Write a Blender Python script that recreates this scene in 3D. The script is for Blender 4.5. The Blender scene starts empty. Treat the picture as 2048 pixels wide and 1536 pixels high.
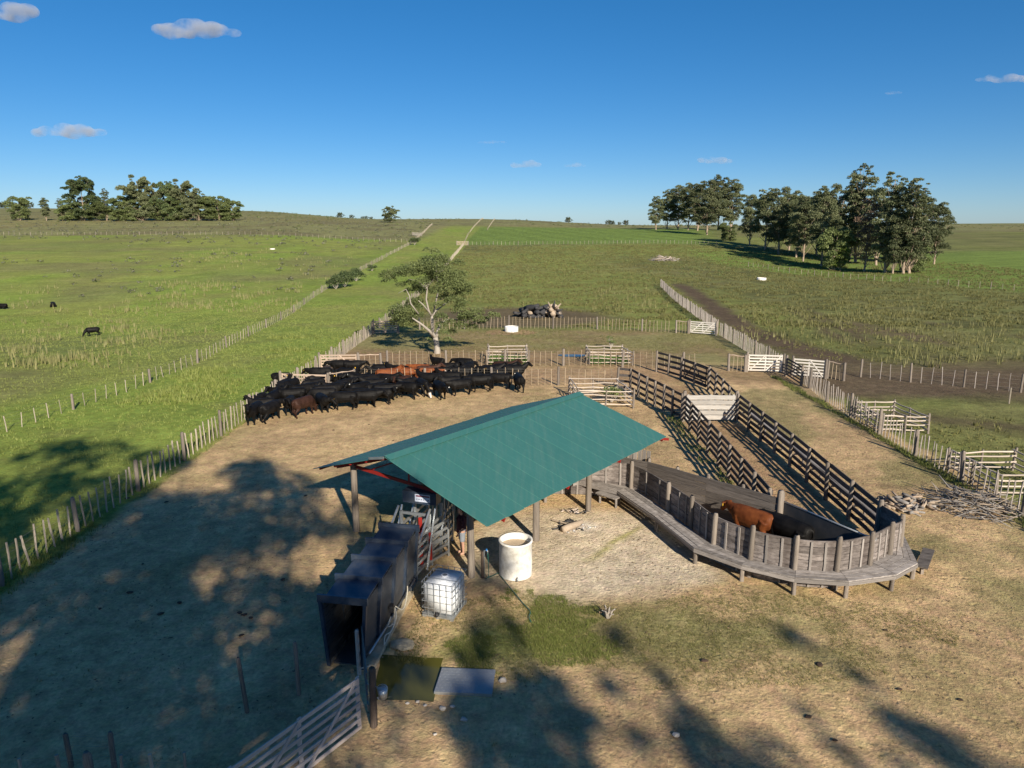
import bpy, bmesh, math, random
import numpy as np
from mathutils import Vector, Matrix

random.seed(7)
RNG = np.random.default_rng(7)
R = math.radians
scene = bpy.context.scene
COL = scene.collection

# ------------------------------------------------------------------ camera
CAM_H = 11.5
FPX = 1422.0                       # focal length in pixels of a 2048 wide frame
PITCH = R(12.6)
cam_d = bpy.data.cameras.new('camera')
cam_d.sensor_fit = 'HORIZONTAL'
cam_d.sensor_width = 36.0
cam_d.lens = 36.0 * FPX / 2048.0
cam_d.clip_start = 0.2
cam_d.clip_end = 30000.0
cam = bpy.data.objects.new('camera', cam_d)
cam.location = (0, 0, CAM_H)
cam.rotation_euler = (R(90) - PITCH, 0, 0)
COL.objects.link(cam)
scene.camera = cam

# ------------------------------------------------------------------ sky and sun
SUN_AZ = R(22.0)                   # sun stands behind the viewer, to the right
SUN_EL = R(26.5)
SUN_VEC = Vector((math.sin(SUN_AZ) * math.cos(SUN_EL), -math.cos(SUN_AZ) * math.cos(SUN_EL), math.sin(SUN_EL)))
world = bpy.data.worlds.new('World')
scene.world = world
world.use_nodes = True
nt = world.node_tree
nt.nodes.clear()
sky = nt.nodes.new('ShaderNodeTexSky')
sky.sky_type = 'NISHITA'
sky.sun_disc = False
sky.sun_elevation = SUN_EL
sky.sun_rotation = math.atan2(SUN_VEC.x, SUN_VEC.y)
sky.altitude = 100.0
sky.air_density = 0.7
sky.dust_density = 0.3
sky.ozone_density = 6.0
hsv = nt.nodes.new('ShaderNodeHueSaturation')
hsv.inputs['Saturation'].default_value = 1.31
gam = nt.nodes.new('ShaderNodeGamma')
gam.inputs['Gamma'].default_value = 0.8
bg = nt.nodes.new('ShaderNodeBackground')
bg.inputs['Strength'].default_value = 0.095
wo = nt.nodes.new('ShaderNodeOutputWorld')
nt.links.new(sky.outputs[0], gam.inputs['Color'])
nt.links.new(gam.outputs[0], hsv.inputs['Color'])
nt.links.new(hsv.outputs[0], bg.inputs['Color'])
nt.links.new(bg.outputs[0], wo.inputs['Surface'])

sun_d = bpy.data.lights.new('sun', 'SUN')
sun_d.energy = 5.0
sun_d.angle = R(0.55)
sun_d.color = (1.0, 0.90, 0.75)
sun = bpy.data.objects.new('sun', sun_d)
sun.rotation_euler = SUN_VEC.to_track_quat('Z', 'Y').to_euler()
sun.location = (30, -60, 60)
COL.objects.link(sun)

vs = scene.view_settings
vs.view_transform = 'Standard'
vs.look = 'None'
vs.exposure = 0.66
vs.gamma = 1.0
vs.use_curve_mapping = False
scene.cycles.max_bounces = 6
scene.cycles.diffuse_bounces = 3
scene.cycles.transparent_max_bounces = 8
scene.cycles.use_denoising = True

# ------------------------------------------------------------------ terrain height
def tandep(v):
    return (FPX * math.sin(PITCH) + math.cos(PITCH) * (v - 768.0)) / (FPX * math.cos(PITCH) - math.sin(PITCH) * (v - 768.0))

def zat(Y, v):
    return CAM_H - Y * tandep(v)

COLS = [
    (-600, [(62, 0), (95, -2.5), (180, 2.5), (280, zat(280, 474)), (370, zat(370, 442)), (620, zat(620, 414)), (1000, 27), (2500, 20), (9000, 10)]),
    (60,   [(62, 0), (95, -2.2), (180, 2.5), (280, zat(280, 472)), (370, zat(370, 441)), (620, zat(620, 415)), (1000, 27), (2500, 20), (9000, 10)]),
    (500,  [(70, 0), (100, -0.8), (180, 2.6), (280, zat(280, 469)), (370, zat(370, 441)), (700, zat(700, 421)), (1100, 27), (2500, 20), (9000, 10)]),
    (780,  [(100, 0), (140, 0.2), (262, zat(262, 487)), (420, zat(420, 443)), (640, zat(640, 438)), (1000, 16), (2500, 8), (9000, 8)]),
    (950,  [(100, 0), (140, 0.2), (262, zat(262, 490)), (600, zat(600, 437)), (1000, 16), (2500, 8), (9000, 8)]),
    (1300, [(100, 0), (140, 0.1), (200, 1.4), (262, zat(262, 487)), (400, zat(400, 459)), (600, zat(600, 450)), (1000, 8), (2500, 6), (9000, 8)]),
    (1700, [(120, 0), (180, 0.0), (262, zat(262, 497)), (400, zat(400, 466)), (700, zat(700, 448)), (1200, 11), (2500, 8), (9000, 8)]),
    (2048, [(110, 0), (135, 0.1), (223, 3.0), (350, zat(350, 476)), (700, zat(700, 446)), (1200, 12), (2500, 8), (9000, 8)]),
    (2700, [(110, 0), (135, 0.1), (223, 3.0), (350, zat(350, 476)), (700, zat(700, 446)), (1200, 12), (2500, 8), (9000, 8)]),
]
_lg = np.linspace(math.log(30.0), math.log(9000.0), 900)
_prof = []
for _u, _pts in COLS:
    _ys = np.array([30.0] + [p[0] for p in _pts]); _zs = np.array([0.0] + [p[1] for p in _pts])
    _z = np.interp(np.exp(_lg), _ys, _zs)
    _k = np.hanning(45); _k /= _k.sum()
    _zp = np.concatenate([np.full(22, _z[0]), _z, np.full(22, _z[-1])])
    _prof.append(np.convolve(_zp, _k, 'valid'))
_prof = np.array(_prof)
_cu = np.array([c[0] for c in COLS], float)

def hz(x, y):
    """height of the ground at x, y (arrays or numbers)"""
    x = np.asarray(x, float); y = np.asarray(y, float)
    yy = np.maximum(y, 30.0)
    u = np.clip(1024 + FPX * x / yy, _cu[0], _cu[-1] - 1e-3)
    i = np.clip(np.searchsorted(_cu, u, side='right') - 1, 0, len(_cu) - 2)
    t = (u - _cu[i]) / (_cu[i + 1] - _cu[i]); t = t * t * (3 - 2 * t)
    f = (np.log(np.clip(yy, 30.01, 8990)) - _lg[0]) / (_lg[1] - _lg[0])
    j = np.clip(f.astype(int), 0, len(_lg) - 2); g = f - j
    a = _prof[i, j] * (1 - g) + _prof[i, j + 1] * g
    b = _prof[i + 1, j] * (1 - g) + _prof[i + 1, j + 1] * g
    return a * (1 - t) + b * t

def gz(x, y):
    return float(hz(x, y))

def P(u, v, z=0.0):
    """point of the flat yard (height z) that the photograph shows at pixel u, v"""
    k = (CAM_H - z) / (FPX * math.sin(PITCH) + math.cos(PITCH) * (v - 768.0))
    return Vector(((u - 1024.0) * k, (FPX * math.cos(PITCH) - math.sin(PITCH) * (v - 768.0)) * k, z))

def G(u, v):
    """point of the terrain seen at pixel u, v"""
    yd = FPX * math.cos(PITCH) - math.sin(PITCH) * (v - 768.0)
    t = tandep(v)
    Y = 10 * np.exp(np.linspace(0, math.log(300), 6000))
    X = (u - 1024.0) / yd * Y
    d = CAM_H - t * Y - hz(X, Y)
    k = int(np.argmax(d < 0)) if (d < 0).any() else len(Y) - 1
    return Vector((X[k], Y[k], gz(X[k], Y[k])))

# ------------------------------------------------------------------ numpy noise
def vnoise(x, y, seed=0):
    xi = np.floor(x).astype(np.int64); yi = np.floor(y).astype(np.int64)
    fx = x - xi; fy = y - yi
    fx = fx * fx * (3 - 2 * fx); fy = fy * fy * (3 - 2 * fy)
    def h(a, b):
        n = (a * 374761393 + b * 668265263 + seed * 1442695041) & 0xffffffff
        n = ((n ^ (n >> 13)) * 1274126177) & 0xffffffff
        n = n ^ (n >> 16)
        return (n & 0xffff) / 65535.0
    return (h(xi, yi) * (1 - fx) + h(xi + 1, yi) * fx) * (1 - fy) + (h(xi, yi + 1) * (1 - fx) + h(xi + 1, yi + 1) * fx) * fy

def fbm(x, y, scale, seed=0, octs=4):
    s = 0.0; a = 0.5; tot = 0.0
    for o in range(octs):
        s = s + a * vnoise(x / scale * 2 ** o + 17.3 * o, y / scale * 2 ** o - 9.1 * o, seed + o * 31)
        tot += a; a *= 0.5
    return s / tot

def sstep(a, b, x):
    t = np.clip((x - a) / (b - a), 0, 1)
    return t * t * (3 - 2 * t)

# ------------------------------------------------------------------ materials
def new_mat(name):
    m = bpy.data.materials.new(name); m.use_nodes = True
    n = m.node_tree; b = n.nodes['Principled BSDF']
    return m, n, b

def simple(name, col, rough=0.7, metal=0.0, spec=0.4, var=0.12, scale=8.0, bump=0.0, dirt=None, dirt_amt=0.5, randvar=0.0):
    """plain surface with mottling: colour, a second (dirt) colour in patches, small bump, and piece to piece variation"""
    m, n, b = new_mat(name)
    N = n.nodes; L = n.links
    b.inputs['Roughness'].default_value = rough
    b.inputs['Metallic'].default_value = metal
    b.inputs['Specular IOR Level'].default_value = spec
    tc = N.new('ShaderNodeTexCoord')
    nz = N.new('ShaderNodeTexNoise'); nz.inputs['Scale'].default_value = scale; nz.inputs['Detail'].default_value = 6; nz.inputs['Roughness'].default_value = 0.65
    L.new(tc.outputs['Object'], nz.inputs['Vector'])
    mix = N.new('ShaderNodeMix'); mix.data_type = 'RGBA'
    c = Vector(col[:3])
    d = Vector(dirt[:3]) if dirt else c * (1 - 2.2 * var)
    mix.inputs[6].default_value = (*c, 1); mix.inputs[7].default_value = (*d, 1)
    rr = N.new('ShaderNodeMapRange'); rr.inputs[1].default_value = 0.42; rr.inputs[2].default_value = 0.72; rr.inputs[4].default_value = dirt_amt if dirt else 1.0
    L.new(nz.outputs[0], rr.inputs[0]); L.new(rr.outputs[0], mix.inputs[0])
    out = mix.outputs[2]
    if randvar > 0:
        oi = N.new('ShaderNodeObjectInfo'); mr = N.new('ShaderNodeMapRange'); mr.inputs[3].default_value = 1 - randvar; mr.inputs[4].default_value = 1 + randvar
        L.new(oi.outputs['Random'], mr.inputs[0])
        hv = N.new('ShaderNodeHueSaturation'); L.new(out, hv.inputs['Color']); L.new(mr.outputs[0], hv.inputs['Value'])
        out = hv.outputs[0]
    L.new(out, b.inputs['Base Color'])
    if bump > 0:
        bp = N.new('ShaderNodeBump'); bp.inputs['Strength'].default_value = bump; bp.inputs['Distance'].default_value = 0.02
        L.new(nz.outputs[0], bp.inputs['Height']); L.new(bp.outputs[0], b.inputs['Normal'])
    return m

def wood(name, c1, c2, axis='X', rough=0.85, randvar=0.22, grain=14.0, stain=None):
    """weathered wood; the grain runs along the piece's own axis"""
    m, n, b = new_mat(name); N = n.nodes; L = n.links
    b.inputs['Roughness'].default_value = rough; b.inputs['Specular IOR Level'].default_value = 0.2
    tc = N.new('ShaderNodeTexCoord'); oi = N.new('ShaderNodeObjectInfo')
    mp = N.new('ShaderNodeMapping')
    sc = {'X': (1.6, grain * .35, grain * .35), 'Z': (grain * .35, grain * .35, 1.6)}[axis]
    mp.inputs['Scale'].default_value = sc
    L.new(tc.outputs['Object'], mp.inputs['Vector'])
    cm = N.new('ShaderNodeCombineXYZ'); ml = N.new('ShaderNodeMath'); ml.operation = 'MULTIPLY'; ml.inputs[1].default_value = 53.0
    L.new(oi.outputs['Random'], ml.inputs[0])
    for k in range(3): L.new(ml.outputs[0], cm.inputs[k])
    L.new(cm.outputs[0], mp.inputs['Location'])
    nz = N.new('ShaderNodeTexNoise'); nz.inputs['Scale'].default_value = 2.0; nz.inputs['Detail'].default_value = 7; nz.inputs['Roughness'].default_value = 0.7
    L.new(mp.outputs[0], nz.inputs['Vector'])
    cr = N.new('ShaderNodeValToRGB')
    cr.color_ramp.elements[0].position = 0.33; cr.color_ramp.elements[0].color = (*c2, 1)
    cr.color_ramp.elements[1].position = 0.62; cr.color_ramp.elements[1].color = (*c1, 1)
    L.new(nz.outputs[0], cr.inputs[0])
    mr = N.new('ShaderNodeMapRange'); mr.inputs[3].default_value = 1 - randvar; mr.inputs[4].default_value = 1 + randvar
    L.new(oi.outputs['Random'], mr.inputs[0])
    hv = N.new('ShaderNodeHueSaturation'); L.new(cr.outputs[0], hv.inputs['Color']); L.new(mr.outputs[0], hv.inputs['Value'])
    out = hv.outputs[0]
    if stain:
        n2 = N.new('ShaderNodeTexNoise'); n2.inputs['Scale'].default_value = 1.3; n2.inputs['Detail'].default_value = 4
        L.new(tc.outputs['Object'], n2.inputs['Vector'])
        r2 = N.new('ShaderNodeMapRange'); r2.inputs[1].default_value = 0.5; r2.inputs[2].default_value = 0.75
        L.new(n2.outputs[0], r2.inputs[0])
        mx = N.new('ShaderNodeMix'); mx.data_type = 'RGBA'; L.new(r2.outputs[0], mx.inputs[0]); L.new(out, mx.inputs[6]); mx.inputs[7].default_value = (*stain, 1)
        out = mx.outputs[2]
    L.new(out, b.inputs['Base Color'])
    bp = N.new('ShaderNodeBump'); bp.inputs['Strength'].default_value = 0.5; bp.inputs['Distance'].default_value = 0.012
    L.new(nz.outputs[0], bp.inputs['Height']); L.new(bp.outputs[0], b.inputs['Normal'])
    return m

M = {}
M['pole'] = wood('pale_pole_wood', (0.56, 0.48, 0.40), (0.36, 0.30, 0.24), 'X')
M['batten'] = wood('fence_batten_wood', (0.40, 0.35, 0.28), (0.24, 0.20, 0.155), 'Z')
M['batten_right'] = wood('greyer_batten_wood', (0.40, 0.355, 0.32), (0.22, 0.19, 0.165), 'Z')
M['dropper'] = wood('thin_dropper_wood', (0.40, 0.32, 0.225), (0.26, 0.20, 0.13), 'Z')
M['post'] = wood('weathered_post_wood', (0.25, 0.215, 0.18), (0.12, 0.097, 0.08), 'Z')
M['postdark'] = wood('dark_post_wood', (0.10, 0.075, 0.06), (0.05, 0.038, 0.032), 'Z')
M['plank'] = wood('grey_plank_wood', (0.27, 0.235, 0.215), (0.085, 0.072, 0.065), 'X', stain=(0.07, 0.056, 0.05), randvar=.34)
M['plankdark'] = wood('dark_plank_wood', (0.165, 0.145, 0.13), (0.07, 0.06, 0.054), 'X')
M['plankp'] = wood('silver_plank_wood', (0.33, 0.30, 0.275), (0.14, 0.122, 0.11), 'X', randvar=.3)
M['rail'] = wood('corral_rail_wood', (0.105, 0.095, 0.09), (0.042, 0.037, 0.035), 'X')
M['raillight'] = wood('pale_board_wood', (0.44, 0.42, 0.39), (0.27, 0.25, 0.225), 'X', randvar=0.15)
M['gatewhite'] = wood('painted_gate_wood', (0.66, 0.63, 0.58), (0.48, 0.44, 0.39), 'X', randvar=0.12)
M['gatewood'] = wood('red_brown_gate_wood', (0.58, 0.50, 0.45), (0.36, 0.29, 0.25), 'X', randvar=0.18)
M['gatetan'] = wood('tan_gate_wood', (0.46, 0.36, 0.28), (0.27, 0.205, 0.155), 'X', randvar=0.15)
M['rust_board'] = wood('brown_board_wood', (0.24, 0.15, 0.10), (0.12, 0.075, 0.055), 'X')
M['galv'] = simple('galvanised_steel', (0.45, 0.48, 0.50), rough=0.42, metal=0.75, scale=5, var=0.12, dirt=(0.25, 0.26, 0.26))
M['wire'] = simple('old_wire', (0.30, 0.28, 0.25), rough=0.5, metal=0.6)
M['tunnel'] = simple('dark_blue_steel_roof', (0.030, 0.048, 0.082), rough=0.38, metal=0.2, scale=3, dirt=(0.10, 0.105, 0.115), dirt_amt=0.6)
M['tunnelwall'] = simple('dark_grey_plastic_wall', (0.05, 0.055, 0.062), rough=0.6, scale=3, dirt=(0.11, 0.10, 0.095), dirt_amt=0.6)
M['roof'] = simple('green_roof_paint', (0.036, 0.135, 0.120), rough=0.5, metal=0.0, spec=0.45, scale=0.9, dirt=(0.041, 0.144, 0.127), dirt_amt=0.8, randvar=0.04)
def roof_streaks(m):
    """rain streaks and dust running down the slope"""
    n = m.node_tree; N = n.nodes; L = n.links; b = N['Principled BSDF']
    src = b.inputs['Base Color'].links[0].from_socket
    tc = N.new('ShaderNodeTexCoord'); mp = N.new('ShaderNodeMapping'); mp.inputs['Rotation'].default_value = (0, 0, -math.atan2(0.785, 0.62)); mp.inputs['Scale'].default_value = (5.0, .35, .35)
    nz = N.new('ShaderNodeTexNoise'); nz.inputs['Scale'].default_value = 1.5; nz.inputs['Detail'].default_value = 7; nz.inputs['Roughness'].default_value = .7
    L.new(tc.outputs['Object'], mp.inputs['Vector']); L.new(mp.outputs[0], nz.inputs['Vector'])
    r = N.new('ShaderNodeMapRange'); r.inputs[1].default_value = .46; r.inputs[2].default_value = .78; r.inputs[4].default_value = .22
    L.new(nz.outputs[0], r.inputs[0])
    mx = N.new('ShaderNodeMix'); mx.data_type = 'RGBA'; mx.inputs[7].default_value = (.15, .22, .19, 1)
    L.new(r.outputs[0], mx.inputs[0]); L.new(src, mx.inputs[6]); L.new(mx.outputs[2], b.inputs['Base Color'])
    rr = N.new('ShaderNodeMapRange'); rr.inputs[3].default_value = .40; rr.inputs[4].default_value = .68; L.new(nz.outputs[0], rr.inputs[0]); L.new(rr.outputs[0], b.inputs['Roughness'])
roof_streaks(M['roof'])
M['roofunder'] = simple('roof_underside', (0.06, 0.08, 0.09), rough=0.6)
M['red'] = simple('red_steel_paint', (0.27, 0.016, 0.012), rough=0.5, scale=6, dirt=(0.13, 0.025, 0.018))
M['black'] = simple('black_rubber', (0.018, 0.018, 0.02), rough=0.6)
M['white'] = simple('white_plastic', (0.72, 0.74, 0.76), rough=0.45, scale=4, dirt=(0.55, 0.57, 0.58), dirt_amt=0.6)
M['concrete'] = simple('pale_concrete', (0.47, 0.40, 0.28), rough=0.9, scale=5, dirt=(0.26, 0.21, 0.13), dirt_amt=0.8, bump=0.3)
M['tank'] = simple('whitewashed_concrete', (0.72, 0.70, 0.65), rough=0.85, scale=4.5, dirt=(0.36, 0.33, 0.27), dirt_amt=0.75, bump=0.3)
M['sand'] = simple('dried_sediment', (0.44, 0.35, 0.25), rough=0.95, scale=9, dirt=(0.30, 0.23, 0.16), bump=0.5)
M['hose'] = simple('white_hose', (0.62, 0.58, 0.48), rough=0.5)
M['hosegreen'] = simple('green_hose', (0.02, 0.12, 0.10), rough=0.45)
M['steelplate'] = simple('treadplate_steel', (0.36, 0.38, 0.40), rough=0.45, metal=0.55, scale=3, dirt=(0.24, 0.25, 0.26))
M['char'] = simple('charred_wood', (0.028, 0.027, 0.028), rough=0.8, scale=6, dirt=(0.10, 0.10, 0.105), bump=0.6)
M['barkpale'] = simple('pale_log_bark', (0.34, 0.27, 0.20), rough=0.9, scale=6, dirt=(0.14, 0.11, 0.085), bump=0.6, randvar=0.3)
M['ash'] = simple('grey_ash', (0.50, 0.49, 0.48), rough=1.0, scale=12, dirt=(0.22, 0.22, 0.23), randvar=0.25)
M['twig'] = simple('grey_branches', (0.26, 0.24, 0.22), rough=0.9, scale=5, dirt=(0.15, 0.13, 0.11), randvar=0.3)
M['dung'] = simple('dried_dung', (0.07, 0.045, 0.028), rough=0.95, scale=12, bump=0.6, randvar=0.3)
M['stone'] = simple('pale_stone', (0.45, 0.41, 0.36), rough=0.95, scale=8, dirt=(0.25, 0.22, 0.19), bump=0.5, randvar=0.2)
M['tagy'] = simple('yellow_ear_tag', (0.75, 0.45, 0.05), rough=0.5)
M['tagw'] = simple('white_ear_tag', (0.80, 0.80, 0.76), rough=0.5)

def hide(name, col, sheen, patch=None):
    m, n, b = new_mat(name); N = n.nodes; L = n.links
    b.inputs['Roughness'].default_value = 0.58; b.inputs['Specular IOR Level'].default_value = 0.14
    b.inputs['Sheen Weight'].default_value = 0.0
    tc = N.new('ShaderNodeTexCoord'); oi = N.new('ShaderNodeObjectInfo')
    ad = N.new('ShaderNodeVectorMath'); ad.operation = 'ADD'; cm = N.new('ShaderNodeCombineXYZ')
    mlr = N.new('ShaderNodeMath'); mlr.operation = 'MULTIPLY'; mlr.inputs[1].default_value = 31.0
    L.new(oi.outputs['Random'], mlr.inputs[0]); L.new(mlr.outputs[0], cm.inputs[0]); L.new(mlr.outputs[0], cm.inputs[1])
    L.new(tc.outputs['Object'], ad.inputs[0]); L.new(cm.outputs[0], ad.inputs[1])
    nz = N.new('ShaderNodeTexNoise'); nz.inputs['Scale'].default_value = 3.2; nz.inputs['Detail'].default_value = 6
    L.new(ad.outputs[0], nz.inputs['Vector'])
    cr = N.new('ShaderNodeValToRGB')
    cr.color_ramp.elements[0].position = 0.36; cr.color_ramp.elements[0].color = (*col, 1)
    cr.color_ramp.elements[1].position = 0.72; cr.color_ramp.elements[1].color = (*sheen, 1)
    L.new(nz.outputs[0], cr.inputs[0])
    hv = N.new('ShaderNodeHueSaturation'); mr = N.new('ShaderNodeMapRange'); mr.inputs[3].default_value = 0.7; mr.inputs[4].default_value = 1.35
    L.new(oi.outputs['Random'], mr.inputs[0]); L.new(cr.outputs[0], hv.inputs['Color']); L.new(mr.outputs[0], hv.inputs['Value'])
    out = hv.outputs[0]
    if patch:
        at = N.new('ShaderNodeAttribute'); at.attribute_name = 'patch'
        mx = N.new('ShaderNodeMix'); mx.data_type = 'RGBA'; mx.inputs[7].default_value = (*patch, 1)
        L.new(at.outputs['Fac'], mx.inputs[0]); L.new(out, mx.inputs[6]); out = mx.outputs[2]
    L.new(out, b.inputs['Base Color'])
    bp = N.new('ShaderNodeBump'); bp.inputs['Strength'].default_value = 0.25; bp.inputs['Distance'].default_value = 0.03
    n2 = N.new('ShaderNodeTexNoise'); n2.inputs['Scale'].default_value = 22; L.new(ad.outputs[0], n2.inputs['Vector'])
    L.new(n2.outputs[0], bp.inputs['Height']); L.new(bp.outputs[0], b.inputs['Normal'])
    return m
M['cow_black'] = hide('black_hide', (0.0035, 0.0032, 0.0032), (0.010, 0.009, 0.0085))
M['cow_brown'] = hide('dark_brown_hide', (0.03, 0.014, 0.009), (0.055, 0.026, 0.018))
M['cow_red'] = hide('red_brown_hide', (0.105, 0.029, 0.0095), (0.215, 0.066, 0.020))
M['cow_face'] = hide('black_hide_white_face', (0.0035, 0.0032, 0.0032), (0.010, 0.009, 0.0085), patch=(0.62, 0.55, 0.50))
M['cow_redface'] = hide('red_hide_white_face', (0.105, 0.029, 0.0095), (0.215, 0.066, 0.020), patch=(0.62, 0.55, 0.50))

def leafmat(name, c1, c2, trans=0.25):
    m, n, b = new_mat(name); N = n.nodes; L = n.links
    b.inputs['Roughness'].default_value = 0.6; b.inputs['Specular IOR Level'].default_value = 0.25
    at = N.new('ShaderNodeAttribute'); at.attribute_name = 'tint'
    cr = N.new('ShaderNodeValToRGB')
    cr.color_ramp.elements[0].position = 0.0; cr.color_ramp.elements[0].color = (*c1, 1)
    cr.color_ramp.elements[1].position = 1.0; cr.color_ramp.elements[1].color = (*c2, 1)
    L.new(at.outputs['Fac'], cr.inputs[0])
    oi = N.new('ShaderNodeObjectInfo'); mr = N.new('ShaderNodeMapRange'); mr.inputs[3].default_value = 0.82; mr.inputs[4].default_value = 1.31
    L.new(oi.outputs['Random'], mr.inputs[0])
    hv = N.new('ShaderNodeHueSaturation'); L.new(cr.outputs[0], hv.inputs['Color']); L.new(mr.outputs[0], hv.inputs['Value'])
    L.new(hv.outputs[0], b.inputs['Base Color'])
    tr = N.new('ShaderNodeBsdfTranslucent'); L.new(hv.outputs[0], tr.inputs['Color'])
    ms = N.new('ShaderNodeMixShader'); ms.inputs[0].default_value = trans
    L.new(b.outputs[0], ms.inputs[1]); L.new(tr.outputs[0], ms.inputs[2])
    L.new(ms.outputs[0], n.nodes['Material Output'].inputs['Surface'])
    return m
M['leaf_euc'] = leafmat('eucalyptus_leaves', (0.048, 0.066, 0.028), (0.21, 0.225, 0.115))
M['leaf_dark'] = leafmat('dark_leaves', (0.045, 0.070, 0.026), (0.125, 0.16, 0.065))
M['leaf_mid'] = leafmat('tree_leaves', (0.075, 0.102, 0.036), (0.19, 0.222, 0.082))
M['leaf_dry'] = leafmat('dry_leaves', (0.10, 0.065, 0.045), (0.21, 0.145, 0.10))
M['leaf_green'] = leafmat('yellow_green_leaves', (0.07, 0.11, 0.018), (0.16, 0.21, 0.04))
M['leaf_far'] = leafmat('far_leaves', (0.045, 0.065, 0.055), (0.09, 0.115, 0.09))
M['bark_euc'] = simple('eucalyptus_bark', (0.34, 0.26, 0.19), rough=0.9, scale=2.5, dirt=(0.17, 0.125, 0.095), bump=0.5)
M['bark_grey'] = simple('pale_grey_bark', (0.34, 0.305, 0.26), rough=0.9, scale=3.0, dirt=(0.22, 0.19, 0.155), bump=0.6)
M['grass_green'] = leafmat('green_grass', (0.125, 0.155, 0.035), (0.25, 0.275, 0.08), 0.3)
M['grass_lush'] = leafmat('lush_grass', (0.06, 0.125, 0.016), (0.13, 0.22, 0.04), 0.3)
M['grass_dry'] = leafmat('dry_grass', (0.16, 0.145, 0.055), (0.36, 0.30, 0.135), 0.3)
M['grass_olive'] = leafmat('olive_grass', (0.11, 0.112, 0.036), (0.25, 0.235, 0.09), 0.3)
M['plume'] = leafmat('pale_weed_stalks', (0.17, 0.175, 0.06), (0.36, 0.335, 0.155), 0.3)
M['scrub'] = leafmat('grey_scrub', (0.07, 0.08, 0.045), (0.19, 0.185, 0.125), 0.2)

# ------------------------------------------------------------------ mesh helpers
def tag(o, label=None, cat=None, group=None, kind=None):
    if label: o['label'] = label
    if cat: o['category'] = cat
    if group: o['group'] = group
    if kind: o['kind'] = kind
    return o

def empty(name, loc, label=None, cat=None, group=None, kind=None, rz=0.0):
    o = bpy.data.objects.new(name, None)
    o.empty_display_size = 0.3
    o.location = loc; o.rotation_euler = (0, 0, rz)
    COL.objects.link(o)
    return tag(o, label, cat, group, kind)

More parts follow.
